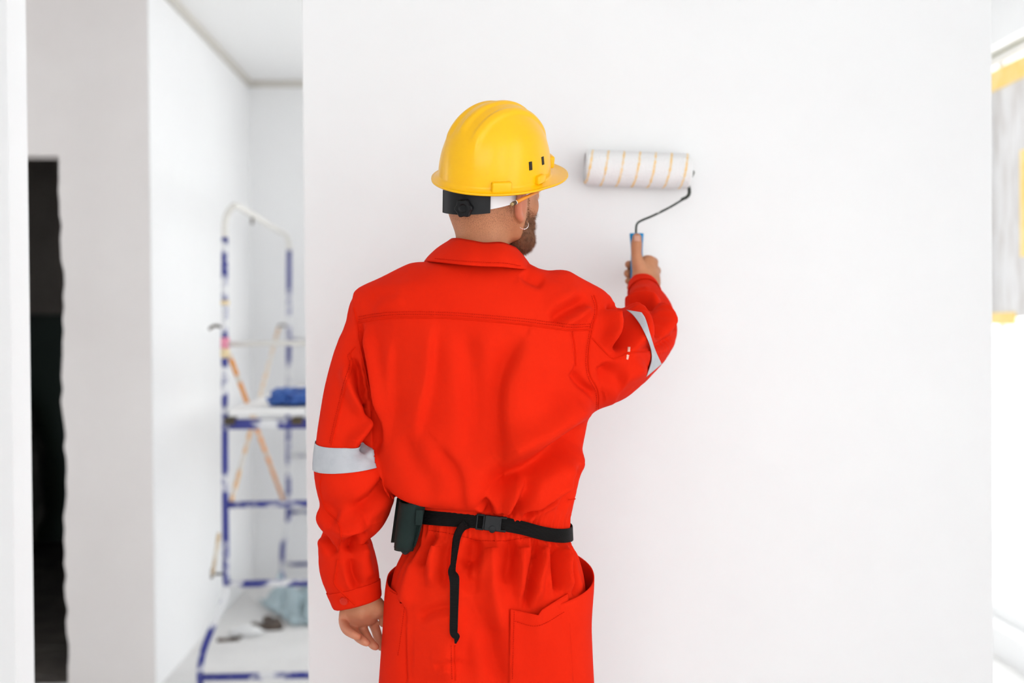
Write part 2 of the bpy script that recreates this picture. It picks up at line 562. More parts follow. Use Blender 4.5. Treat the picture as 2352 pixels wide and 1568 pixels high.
def offcut(name, p, q, w, h, label):
    p, q = Vector(p), Vector(q)
    d = (q - p).normalized()
    s = Vector((-d.y, d.x, 0)) * w
    up = Vector((0, 0, h))
    vs = []
    for t, k in ((0, 1), (.35, .8), (.7, 1.1), (1, .75)):
        c = p.lerp(q, t)
        vs += [c + s * k, c - s * k, c - s * k + up * k, c + s * k + up * k]
    fs = [(0, 1, 2, 3), (15, 14, 13, 12)]
    for i in range(3):
        for k in range(4):
            fs.append((i * 4 + k, i * 4 + (k + 1) % 4, i * 4 + 4 + (k + 1) % 4, i * 4 + 4 + k))
    return tag(mesh_obj(name, vs, fs, debris, None, False), label, 'offcut')


offcut('wood_offcut', floor_at(499, 1473), floor_at(551, 1470), .012, .014, 'thin dark offcut nearest the scaffold foot on the floor')
offcut('wood_offcut', floor_at(538, 1450), floor_at(553, 1464), .010, .012, 'short dark splinter beside the thin offcut')
offcut('wood_offcut', floor_at(578, 1446), floor_at(650, 1443), .03, .03, 'dark offcut lying along the edge of the plastic film')
offcut('wood_offcut', floor_at(612, 1428), floor_at(640, 1438), .02, .03, 'darkest wedge of wood poking from under the film')
lb = tag(lumpy('rag', floor_at(566, 1457), (.07, .05, .03), material('white_rag', (.8, .8, .8, 1), .9), 4.1, .3, 2.0, sub=4), 'small white rag between the dark offcuts on the floor', 'rag')
# things seen in the unlit room
grey_film = material('grey_wrapped_film', srgb(92, 88, 84), .5, srgb(70, 68, 66), 6, 4, .4, .6, .3, 20)
wb = W(30, 900, 7.2)
tag(lumpy('wrapped_bundle', (wb.x - .15, 7.0, 0), (.35, .3, .95), grey_film, 6.2, .2, 1.6), 'dim grey wrapped bundle in the dark room behind the doorway', 'bundle')
for k, (x0, y0, x1, y1) in enumerate(((30, 1502, 152, 1490), (34, 1530, 150, 1507), (30, 1552, 120, 1566))):
    a, b = floor_at(x0, y0), floor_at(x1, y1)
    a = a + (b - a) * 0
    mid = (a + b) / 2 + Vector((0, .03, 0))
    pts = [Vector((q_.x, max(q_.y, YD + .16), .009)) for q_ in catmull([a, mid, b], 6)]
    tag(tube('cable', pts, .0035, grey_film, None, 6),
        ['thin grey cable on the dark floor, farthest of the three', 'thin grey cable on the dark floor, middle of the three', 'thin grey cable on the dark floor, nearest of the three'][k], 'cable', 'cables in the dark room')

# ------------------------------------------------------------------ implicit-surface modelling kit
class Field:
    def __init__(self, lo, hi, h, cap=.06):
        self.lo, self.h, self.cap = np.array(lo, float), h, cap
        self.n = np.ceil((np.array(hi, float) - self.lo) / h).astype(int) + 1
        self.F = np.full(self.n, cap, np.float32)
        self.ax = [(self.lo[i] + h * np.arange(self.n[i])).astype(np.float32) for i in range(3)]

    def _slices(self, lo, hi):
        s = []
        for i in range(3):
            a = max(0, int((lo[i] - self.lo[i]) / self.h) - 1)
            b = min(self.n[i], int((hi[i] - self.lo[i]) / self.h) + 3)
            s.append(slice(a, max(a + 1, b)))
        return tuple(s)

    def _xyz(self, s):
        return self.ax[0][s[0]][:, None, None], self.ax[1][s[1]][None, :, None], self.ax[2][s[2]][None, None, :]

    def add(self, prim, k=.01):
        fn, lo, hi = prim
        s = self._slices(np.array(lo) - .02 - k, np.array(hi) + .02 + k)
        d = fn(*self._xyz(s))
        A = self.F[s]
        hh = np.clip(.5 + .5 * (A - d) / k, 0, 1)
        self.F[s] = A * (1 - hh) + d * hh - k * hh * (1 - hh)

    def cut(self, prim, k=.004):
        fn, lo, hi = prim
        s = self._slices(np.array(lo) - .02 - k, np.array(hi) + .02 + k)
        d = -fn(*self._xyz(s))
        A = self.F[s]
        hh = np.clip(.5 - .5 * (A - d) / k, 0, 1)
        self.F[s] = A * (1 - hh) + d * hh + k * hh * (1 - hh)

    def mesh(self):
        F, h = self.F, self.h
        S = F < 0
        nx, ny, nz = F.shape
        cnt = np.zeros((nx - 1, ny - 1, nz - 1), np.int8)
        for i in (0, 1):
            for j in (0, 1):
                for k in (0, 1):
                    cnt += S[i:nx - 1 + i, j:ny - 1 + j, k:nz - 1 + k]
        cells = np.argwhere((cnt > 0) & (cnt < 8))
        idx = np.full(cnt.shape, -1, np.int32)
        idx[cells[:, 0], cells[:, 1], cells[:, 2]] = np.arange(len(cells))
        acc = np.zeros((len(cells), 3))
        num = np.zeros(len(cells))
        corners = [(i, j, k) for i in (0, 1) for j in (0, 1) for k in (0, 1)]
        V = {c: F[cells[:, 0] + c[0], cells[:, 1] + c[1], cells[:, 2] + c[2]] for c in corners}
        for a in corners:
            for ax in range(3):
                if a[ax] == 0:
                    b = tuple(1 if i == ax else a[i] for i in range(3))
                    va, vb = V[a], V[b]
                    m = (va < 0) != (vb < 0)
                    t = np.where(m, va / np.where(m, va - vb, 1), 0)
                    p = np.array(a, float)[None, :] + t[:, None] * (np.array(b, float) - np.array(a, float))[None, :]
                    acc[m] += p[m]
                    num[m] += 1
        verts = self.lo + h * (cells + acc / num[:, None])
        faces = []
        for ax in range(3):
            u, v = (ax + 1) % 3, (ax + 2) % 3
            s0 = [slice(None)] * 3
            s1 = [slice(None)] * 3
            s0[ax], s1[ax] = slice(0, -1), slice(1, None)
            A, B = S[tuple(s0)], S[tuple(s1)]
            e = np.argwhere(A != B)
            ok = (e[:, u] > 0) & (e[:, v] > 0) & (e[:, u] < F.shape[u] - 1) & (e[:, v] < F.shape[v] - 1)
            e = e[ok]
            du, dv = np.zeros(3, int), np.zeros(3, int)
            du[u], dv[v] = 1, 1
            q = [e - du - dv, e - dv, e, e - du]
            qi = np.stack([idx[c[:, 0], c[:, 1], c[:, 2]] for c in q], 1)
            flip = ~A[e[:, 0], e[:, 1], e[:, 2]]
            qi[flip] = qi[flip][:, ::-1]
            faces.append(qi)
        faces = np.concatenate(faces)
        faces = faces[(faces >= 0).all(1)]
        return verts, faces


def p_ball(c, r):
    c = np.array(c, float)

    def fn(X, Y, Z):
        return np.sqrt((X - c[0]) ** 2 + (Y - c[1]) ** 2 + (Z - c[2]) ** 2) - r
    return fn, c - r, c + r


def p_ellipsoid(c, r, R=None):
    """R: 3x3 matrix whose columns are the ellipsoid's own axes"""
    c, r = np.array(c, float), np.array(r, float)
    R = np.eye(3) if R is None else np.array(R, float)

    def fn(X, Y, Z):
        dx, dy, dz = X - c[0], Y - c[1], Z - c[2]
        q = [R[0, i] * dx + R[1, i] * dy + R[2, i] * dz for i in range(3)]
        k0 = np.sqrt((q[0] / r[0]) ** 2 + (q[1] / r[1]) ** 2 + (q[2] / r[2]) ** 2)
        k1 = np.sqrt((q[0] / r[0] ** 2) ** 2 + (q[1] / r[1] ** 2) ** 2 + (q[2] / r[2] ** 2) ** 2)
        return k0 * (k0 - 1) / np.maximum(k1, 1e-6)
    m = r.max()
    return fn, c - m, c + m


def p_chain(pts, rad, ysc=1.0):
    """chain of round cones; ysc squashes the section along y"""
    P = np.array([tuple(p) for p in pts], float)
    rad = np.array(rad, float)

    def fn(X, Y, Z):
        best = None
        for i in range(len(P) - 1):
            a, b = P[i], P[i + 1]
            ab = b - a
            L = max((ab ** 2).sum(), 1e-9)
            dx, dy, dz = X - a[0], Y - a[1], Z - a[2]
            t = np.clip((dx * ab[0] + dy * ab[1] + dz * ab[2]) / L, 0, 1)
            t2 = t
            ex, ey, ez = dx - ab[0] * t, (dy - ab[1] * t) / ysc, dz - ab[2] * t
            d = np.sqrt(ex * ex + ey * ey + ez * ez) - (rad[i] + (rad[i + 1] - rad[i]) * t2)
            best = d if best is None else np.minimum(best, d)
        return best
    m = rad.max() * max(1, ysc)
    return fn, P.min(0) - m, P.max(0) + m


def p_half(point, normal, lo, hi):
    n = np.array(normal, float) / np.linalg.norm(normal)
    p = np.array(tuple(point), float)

    def fn(X, Y, Z):
        return (X - p[0]) * n[0] + (Y - p[1]) * n[1] + (Z - p[2]) * n[2]
    return fn, np.array(lo, float), np.array(hi, float)


def edges_of(faces):
    e = np.concatenate([faces[:, [0, 1]], faces[:, [1, 2]], faces[:, [2, 3]], faces[:, [3, 0]]])
    return np.unique(np.sort(e, 1), axis=0)


def relax(verts, faces, iters=4, lam=.5):
    e = edges_of(faces)
    n = len(verts)
    deg = np.bincount(e.ravel(), minlength=n).astype(float)
    deg[deg == 0] = 1
    for it in range(iters):
        for l in (lam, -lam * 1.03):
            s = np.zeros_like(verts)
            for c in range(3):
                s[:, c] = np.bincount(e[:, 0], verts[e[:, 1], c], n) + np.bincount(e[:, 1], verts[e[:, 0], c], n)
            verts = verts + l * (s / deg[:, None] - verts)
    return verts


def normals_of(verts, faces):
    a, b, c, d = (verts[faces[:, i]] for i in range(4))
    fn = np.cross(c - a, d - b)
    n = np.zeros_like(verts)
    for i in range(4):
        for k in range(3):
            n[:, k] += np.bincount(faces[:, i], fn[:, k], len(verts))
    return n / np.maximum(np.linalg.norm(n, axis=1, keepdims=True), 1e-12)


def np_mesh(name, verts, faces, mat, parent=None):
    me = bpy.data.meshes.new(name)
    me.vertices.add(len(verts))
    me.vertices.foreach_set('co', np.asarray(verts, np.float32).ravel())
    k = faces.shape[1]
    me.loops.add(len(faces) * k)
    me.loops.foreach_set('vertex_index', faces.astype(np.int32).ravel())
    me.polygons.add(len(faces))
    me.polygons.foreach_set('loop_start', np.arange(0, len(faces) * k, k, dtype=np.int32))
    me.update(calc_edges=True)
    me.validate()
    me.polygons.foreach_set('use_smooth', np.ones(len(me.polygons), bool))
    me.materials.append(mat)
    o = bpy.data.objects.new(name, me)
    COL.objects.link(o)
    if parent is not None:
        o.parent = parent
        o.matrix_parent_inverse = Matrix.LocRotScale(*parent_lrs(parent)).inverted()
    return o


CR = np.array(CROT)
CP = np.array(CAM)


def project(v):
    """photo pixel of world points"""
    q = (v - CP) @ CR
    return np.stack([1176 + F_PX * q[:, 0] / -q[:, 2], 784 - F_PX * q[:, 1] / -q[:, 2]], 1)


def hermite(xs_, ys_):
    xs_, ys_ = np.array(xs_, float), np.array(ys_, float)
    o = np.argsort(xs_)
    xs_, ys_ = xs_[o], ys_[o]
    dl = np.diff(ys_) / np.diff(xs_)
    m = np.zeros_like(ys_)
    m[1:-1] = np.where(dl[:-1] * dl[1:] > 0, 2 * dl[:-1] * dl[1:] / (dl[:-1] + dl[1:] + 1e-12), 0)
    m[0], m[-1] = dl[0], dl[-1]

    def f(x):
        x = np.clip(x, xs_[0], xs_[-1])
        i = np.clip(np.searchsorted(xs_, x) - 1, 0, len(xs_) - 2)
        h_ = xs_[i + 1] - xs_[i]
        t = (x - xs_[i]) / h_
        return ((2 * t ** 3 - 3 * t ** 2 + 1) * ys_[i] + (t ** 3 - 2 * t ** 2 + t) * h_ * m[i]
                + (-2 * t ** 3 + 3 * t ** 2) * ys_[i + 1] + (t ** 3 - t ** 2) * h_ * m[i + 1])
    return f


# ------------------------------------------------------------------ the worker: frames and measures
YM = 2.27                                   # depth of the body's middle
PXM = F_PX / YM
zz = lambda py: W(1120, py, YM).z
xx = lambda px, py=784: W(px, py, YM).x

# torso rows: photo row, left edge, right edge, half depth to the back, half depth to the front, middle depth offset
ROWS = [
    (575, 1040, 1192, .070, .060, .000),
    (598, 1000, 1206, .080, .070, .000),
    (618, 948, 1236, .095, .080, .000),
    (640, 900, 1282, .108, .088, .000),
    (662, 848, 1325, .118, .094, .000),
    (690, 830, 1352, .126, .100, .000),
    (730, 832, 1362, .132, .105, .000),
    (800, 838, 1366, .138, .112, .000),
    (900, 850, 1364, .136, .118, .000),
    (980, 858, 1348, .134, .120, .000),
    (1040, 862, 1336, .134, .120, .000),
    (1075, 870, 1330, .134, .118, .000),
    (1100, 892, 1326, .130, .114, .000),
    (1118, 914, 1323, .122, .108, .000),
    (1140, 938, 1319, .110, .104, .000),
    (1165, 944, 1315, .104, .102, .000),
    (1190, 944, 1309, .101, .100, .000),
    (1230, 942, 1306, .101, .100, .000),
    (1260, 930, 1314, .112, .104, .000),
    (1310, 906, 1334, .122, .108, .000),
    (1360, 894, 1344, .128, .110, .000),
    (1430, 886, 1350, .130, .112, .000),
    (1500, 880, 1354, .126, .112, .000),
    (1600, 872, 1360, .118, .110, .000),
    (1680, 868, 1362, .112, .108, .000),
]
rz = [zz(r[0]) for r in ROWS]
T_a = hermite(rz, [(r[2] - r[1]) / 2 / PXM for r in ROWS])
T_c = hermite(rz, [xx((r[1] + r[2]) / 2, r[0]) for r in ROWS])
T_b = hermite(rz, [r[3] for r in ROWS])
T_f = hermite(rz, [r[4] for r in ROWS])
NEXP = 2.35
z_top, z_bot = rz[0], rz[-1]


def torso_q(X, Y, Z):
    a, b, f, c = T_a(Z), T_b(Z), T_f(Z), T_c(Z)
    dx, dy = np.abs(X - c), Y - YM
    dd = np.where(dy < 0, -dy / b, dy / f)
    q = ((dx / a) ** NEXP + dd ** NEXP) ** (1 / NEXP)
    return q, np.minimum(a, b)


def torso_fn(X, Y, Z):
    q, s = torso_q(X, Y, Z)
    d = (q - 1) * s * .85
    return np.maximum(d, np.maximum(Z - z_top, z_bot - Z))


def torso_point(th, z, off=0.0):
    """surface point of the torso at angle th (0 = +x, -90 deg = towards the camera)"""
    c_, s_ = math.cos(th), math.sin(th)
    a, f, c = float(T_a(z)), float(T_b(z) if s_ < 0 else T_f(z)), float(T_c(z))
    r = ((abs(c_) / a) ** NEXP + (abs(s_) / f) ** NEXP) ** (-1 / NEXP)
    return Vector((c + c_ * (r + off), YM + s_ * (r + off), z))


torso_prim = (torso_fn, np.array([xx(850), YM - .15, z_bot]), np.array([xx(1380), YM + .13, z_top]))


# sleeves: photo pixel x, y, depth, half width in photo pixels
def chain_px(rows):
    P, R = [], []
    for x, y, Y, r in rows:
        P.append(W(x, y, Y))
        R.append(r * Y / F_PX)
    return P, R


L_rows = [(880, 722, 2.265, 50), (862, 745, 2.265, 56), (838, 800, 2.265, 64), (815, 880, 2.265, 64), (803, 950, 2.26, 67), (796, 1020, 2.25, 69),
          (797, 1065, 2.245, 76), (810, 1100, 2.245, 86), (818, 1140, 2.25, 84), (812, 1175, 2.255, 72),
          (790, 1220, 2.265, 43), (793, 1254, 2.27, 60), (800, 1300, 2.28, 66), (812, 1345, 2.285, 61), (826, 1400, 2.29, 51), (836, 1440, 2.295, 48)]
R_rows = [(1322, 742, 2.265, 62), (1345, 790, 2.285, 104), (1370, 818, 2.30, 114), (1402, 808, 2.35, 104), (1436, 798, 2.40, 88), (1466, 785, 2.45, 75),
          (1490, 769, 2.485, 61), (1500, 752, 2.51, 56), (1499, 728, 2.545, 52), (1492, 705, 2.59, 46), (1484, 685, 2.635, 39), (1478, 664, 2.685, 33), (1476, 640, 2.74, 30)]
LP, LR = chain_px(L_rows)
RP, RR = chain_px(R_rows)
# a smoother, denser centre line
def densify(P, R, n=4):
    pts = catmull(P, n)
    rr = []
    for i in range(len(R) - 1):
        p0, p1, p2, p3 = R[max(i - 1, 0)], R[i], R[i + 1], R[min(i + 2, len(R) - 1)]
        for k in range(n):
            t = k / n
            rr.append(.5 * (2 * p1 + (p2 - p0) * t + (2 * p0 - 5 * p1 + 4 * p2 - p3) * t * t + (3 * p1 - p0 - 3 * p2 + p3) * t ** 3))
    rr.append(R[-1])
    return pts, rr


LPd, LRd = densify(LP, LR, 3)
RPd, RRd = densify(RP, RR, 3)
left_prim = p_chain(LPd, LRd, .92)
right_prim = p_chain(RPd, RRd, 1.0)

# ------------------------------------------------------------------ coverall cloth
twill = bpy.data.materials.new('red_orange_twill')
twill.use_nodes = True
nt = twill.node_tree
bs = nt.nodes['Principled BSDF']
bs.inputs['Roughness'].default_value = .82
bs.inputs['Specular IOR Level'].default_value = .06
bs.inputs['Sheen Weight'].default_value = .0
bs.inputs['Sheen Tint'].default_value = (1, .35, .2, 1)
tc = nt.nodes.new('ShaderNodeTexCoord')
nz = nt.nodes.new('ShaderNodeTexNoise')
nz.inputs['Scale'].default_value = 6
nz.inputs['Detail'].default_value = 5
rp = nt.nodes.new('ShaderNodeValToRGB')
rp.color_ramp.elements[0].position, rp.color_ramp.elements[1].position = .3, .7
rp.color_ramp.elements[0].color = (.70, .0165, .0030, 1)
rp.color_ramp.elements[1].color = (.76, .021, .0040, 1)
nt.links.new(tc.outputs['Object'], nz.inputs['Vector'])
nt.links.new(nz.outputs['Fac'], rp.inputs['Fac'])
nt.links.new(rp.outputs['Color'], bs.inputs['Base Color'])
mp = nt.nodes.new('ShaderNodeMapping')
mp.inputs['Scale'].default_value = (1, 1, .12)
n1 = nt.nodes.new('ShaderNodeTexNoise')
n1.inputs['Scale'].default_value = 900
n1.inputs['Detail'].default_value = 2
n2 = nt.nodes.new('ShaderNodeTexNoise')
n2.inputs['Scale'].default_value = 38
n2.inputs['Detail'].default_value = 4
b1 = nt.nodes.new('ShaderNodeBump')
b1.inputs['Strength'].default_value = .35
b1.inputs['Distance'].default_value = .0006
b2 = nt.nodes.new('ShaderNodeBump')
b2.inputs['Strength'].default_value = .25
b2.inputs['Distance'].default_value = .004
nt.links.new(tc.outputs['Object'], mp.inputs['Vector'])
nt.links.new(mp.outputs['Vector'], n1.inputs['Vector'])
nt.links.new(tc.outputs['Object'], n2.inputs['Vector'])
nt.links.new(n1.outputs['Fac'], b1.inputs['Height'])
nt.links.new(n2.outputs['Fac'], b2.inputs['Height'])
nt.links.new(b2.outputs['Normal'], b1.inputs['Normal'])
nt.links.new(b1.outputs['Normal'], bs.inputs['Normal'])
thread = material('red_thread', (.55, .012, .003, 1), .9, spec=.04)
seam_mat = material('red_seam_fold', (.67, .016, .003, 1), .9, spec=.04)

CF = Field((xx(690), 1.98, z_bot - .01), (W(1600, 700, 2.5).x, 2.85, z_top + .02), .0036)
CF.add(torso_prim, .004)
CF.add(right_prim, .035)
CF.add(left_prim, .014)
# shoulder yoke muscle bulk
CF.add(p_chain([W(1290, 672, 2.26), W(1350, 708, 2.28)], [.045, .045]), .03)
CF.add(p_chain([W(960, 660, 2.26), W(858, 708, 2.265)], [.05, .045]), .03)
CF.add(p_ball(W(1372, 696, 2.305), 28 * 2.305 / F_PX), .008)
# cuffs are cut open
cl_p, cl_n = W(829, 1382, 2.29), Vector((.24, -.06, -1)).normalized()
CF.cut(p_half(cl_p, -cl_n, W(760, 1460, 2.4) - Vector((0, .35, 0)), W(900, 1375, 2.2) + Vector((0, .25, .02))), .002)
CF.cut(p_chain([W(822, 1372, 2.286), W(836, 1440, 2.295)], [.030, .034], .9), .003)
cr_p, cr_n = W(1477.5, 657, 2.70), (RP[-1] - RP[-3]).normalized()
CF.cut(p_half(cr_p, -cr_n, W(1430, 690, 2.69), W(1530, 600, 2.69) + Vector((0, .16, 0))), .002)
cv, cf = CF.mesh()
del CF
cv = relax(cv, cf, 14, .55)
dL = left_prim[0](cv[:, 0], cv[:, 1], cv[:, 2])
dR = right_prim[0](cv[:, 0], cv[:, 1], cv[:, 2])
dT = torso_fn(cv[:, 0], cv[:, 1], cv[:, 2])
lab = np.where((dL < dT - .004) & (dL < dR), 1, np.where((dR < dT - .004), 2, 0))


def polyline_dist(px, pts):
    """signed distance (left side of travel negative) and parameter along"""
    P = np.array(pts, float)
    seg = np.diff(P, axis=0)
    ln = np.hypot(seg[:, 0], seg[:, 1])
    cum = np.concatenate([[0], np.cumsum(ln)])
    best = np.full(len(px), 1e9)
    par = np.zeros(len(px))
    sgn = np.ones(len(px))
    for i in range(len(seg)):
        d = px - P[i]
        t = np.clip((d @ seg[i]) / max(ln[i] ** 2, 1e-9), 0, 1)
        e = d - t[:, None] * seg[i]
        r = np.hypot(e[:, 0], e[:, 1])
        m = r < best
        best[m] = r[m]
        par[m] = ((cum[i] + t * ln[i]) / cum[-1])[m]
        sgn[m] = np.sign(seg[i][0] * d[:, 1] - seg[i][1] * d[:, 0])[m]
    return best * sgn, par


def smooth_pts(pts, n=6):
    return [(p.x, p.y) for p in catmull([Vector((a, b, 0)) for a, b in pts], n)]


# cloth folds: label mask, kind, width px, depth mm, points along the fold as seen from behind
FOLDS = [
    # --- back
    (0, 's', 16, 3.0, [(1001, 735), (995, 800), (989, 870), (976, 930), (958, 1010)]),
    (0, 's', 20, -6.0, [(1208, 775), (1182, 825), (1160, 880), (1154, 940), (1158, 1010), (1160, 1085)]),
    (0, 'r', 46, 5.0, [(1250, 790), (1215, 870), (1200, 960), (1195, 1040)]),
    (0, 'v', 30, 13.0, [(1362, 968), (1300, 1020), (1240, 1062), (1180, 1092), (1105, 1118)]),
    (0, 'r', 40, 9.0, [(1350, 905), (1290, 960), (1220, 1010), (1140, 1060)]),
    (0, 'r', 26, 5.0, [(1320, 1045), (1270, 1075), (1215, 1110), (1150, 1130)]),
    (0, 'v', 12, 7.0, [(1224, 1098), (1200, 1125), (1178, 1158), (1160, 1186)]),
    (0, 'r', 12, 4.0, [(1206, 1100), (1180, 1128), (1158, 1160)]),
    (0, 'v', 9, 5.0, [(1304, 1118), (1262, 1142), (1222, 1168), (1196, 1186)]),
    (0, 'r', 12, 4.0, [(1306, 1102), (1256, 1132), (1216, 1160)]),
    (0, 'v', 9, 6.0, [(1106, 1128), (1122, 1150), (1120, 1172)]),
    (0, 'v', 10, 4.0, [(1320, 1060), (1312, 1100), (1296, 1140), (1280, 1170)]),
    (0, 'v', 26, 3.0, [(1065, 745), (1078, 830), (1088, 940), (1082, 1040)]),
    (0, 's', 12, 2.5, [(1310, 762), (1316, 800), (1318, 838), (1300, 870)]),
    (0, 'v', 10, 3.0, [(1312, 850), (1330, 880), (1360, 905)]),
    (0, 'v', 10, 7.0, [(826, 742), (842, 820), (856, 900), (868, 968), (868, 1030)]),
    (0, 'r', 12, 3.5, [(842, 742), (856, 820), (872, 900), (880, 970)]),
    (0, 's', 14, 2.0, [(905, 780), (900, 880), (904, 980)]),
    (0, 'v', 22, 2.5, [(930, 1000), (950, 1060), (1010, 1120)]),
    (0, 's', 18, -3.0, [(1010, 1020), (1060, 1080), (1075, 1150)]),
    # shoulders
    (0, 'v', 16, 5.0, [(1352, 684), (1322, 702), (1290, 722), (1262, 738)]),
    (0, 'r', 14, 4.0, [(1356, 706), (1320, 728), (1284, 746)]),
    (0, 'v', 14, 3.0, [(1200, 625), (1218, 640), (1250, 652)]),
    (0, 'v', 18, 1.0, [(850, 690), (880, 676), (920, 668)]),
    (0, 'r', 16, 1.0, [(858, 716), (890, 696), (930, 684)]),
    # --- right sleeve
    (2, 'v', 15, 13.0, [(1404, 706), (1422, 722), (1434, 746), (1431, 776), (1414, 806)]),
    (2, 'r', 14, 6.0, [(1392, 712), (1406, 740), (1404, 770), (1390, 800)]),
    (2, 'r', 16, 7.0, [(1432, 712), (1452, 738), (1466, 770), (1472, 800)]),
    (2, 'v', 8, 5.0, [(1398, 702), (1412, 716), (1424, 732)]),
    (2, 'v', 24, 6.0, [(1378, 838), (1398, 862), (1430, 872)]),
    (2, 'r', 22, 5.0, [(1384, 892), (1430, 866), (1480, 836)]),
    (2, 'v', 8, 6.0, [(1456, 716), (1472, 704), (1490, 702), (1508, 712)]),
    (2, 'r', 9, 5.0, [(1448, 702), (1468, 690), (1490, 690), (1512, 702)]),
    (2, 'v', 8, 5.0, [(1452, 690), (1470, 680), (1494, 678)]),
    (2, 'v', 10, 8.0, [(1480, 714), (1496, 728), (1508, 752), (1512, 780)]),
    (2, 'r', 11, 6.0, [(1500, 712), (1520, 736), (1530, 764)]),
    (2, 'v', 12, 4.0, [(1536, 706), (1546, 730), (1544, 760)]),
    (2, 'v', 9, 4.0, [(1500, 800), (1520, 790), (1542, 770)]),
    # --- left sleeve
    (1, 'v', 10, 6.0, [(806, 820), (818, 850), (830, 900), (846, 940), (862, 962)]),
    (1, 'r', 14, 4.0, [(790, 840), (800, 880), (818, 930), (838, 962)]),
    (1, 'v', 10, 8.0, [(872, 958), (846, 942), (832, 944)]),
    (1, 'v', 12, 7.0, [(868, 978), (850, 1006), (828, 1040)]),
    (1, 'r', 16, 4.0, [(850, 960), (826, 1000), (800, 1030)]),
    (1, 'v', 16, 5.0, [(900, 1092), (880, 1120), (850, 1150), (806, 1176)]),
    (1, 's', 16, 5.0, [(730, 1150), (760, 1186), (800, 1200), (850, 1196)]),
    (1, 'v', 14, 7.0, [(842, 1222), (822, 1226), (806, 1242), (800, 1270)]),
    (1, 'r', 16, 5.0, [(836, 1186), (806, 1192), (772, 1186)]),
    (1, 'v', 12, 4.0, [(736, 1216), (756, 1240), (768, 1276)]),
    (1, 'r', 14, 4.0, [(830, 1250), (836, 1290), (846, 1330)]),
    (1, 'v', 10, 4.0, [(806, 1280), (812, 1320), (826, 1352)]),
    # --- trousers
    (0, 'v', 10, 5.0, [(1000, 1228), (985, 1262), (968, 1300)]),
    (0, 'r', 14, 4.0, [(1020, 1232), (1006, 1290), (990, 1350)]),
    (0, 'v', 14, 5.0, [(1030, 1240), (1022, 1290), (1022, 1350)]),
    (0, 's', 22, 5.0, [(1062, 1240), (1050, 1290), (1060, 1330), (1078, 1370)]),
    (0, 'v', 18, 6.0, [(1092, 1236), (1086, 1280), (1060, 1300)]),
    (0, 'r', 24, 6.0, [(1130, 1240), (1126, 1300), (1140, 1380), (1150, 1450)]),
    (0, 'v', 16, 5.0, [(1172, 1236), (1170, 1280), (1158, 1340)]),
    (0, 'r', 14, 5.0, [(1200, 1240), (1196, 1300), (1188, 1370)]),
    (0, 'v', 9, 6.5, [(1232, 1240), (1226, 1290), (1214, 1350), (1206, 1400)]),
    (0, 'r', 10, 5.0, [(1246, 1240), (1244, 1300), (1236, 1380)]),
    (0, 'v', 9, 7.0, [(1274, 1248), (1274, 1300), (1280, 1360)]),
    (0, 'r', 9, 5.0, [(1286, 1248), (1290, 1310), (1300, 1360)]),
    (0, 'v', 8, 6.0, [(1300, 1254), (1310, 1310), (1322, 1370)]),
    (0, 's', 30, 6.0, [(1060, 1370), (1066, 1440), (1050, 1500), (1046, 1568)]),
    (0, 'v', 22, 4.0, [(1120, 1420), (1130, 1500), (1150, 1580)]),
    (0, 'v', 14, 3.0, [(960, 1420), (1000, 1400), (1040, 1390)]),
    (0, 'v', 10, 2.0, [(1000, 1530), (1030, 1520), (1060, 1530)]),
    (0, 'v', 14, 4.0, [(905, 1420), (900, 1480), (890, 1540)]),
    (0, 'v', 12, 4.0, [(1330, 1400), (1336, 1480), (1338, 1568)]),
    (0, 'r', 18, 4.0, [(960, 1280), (940, 1340), (930, 1400)]),
]


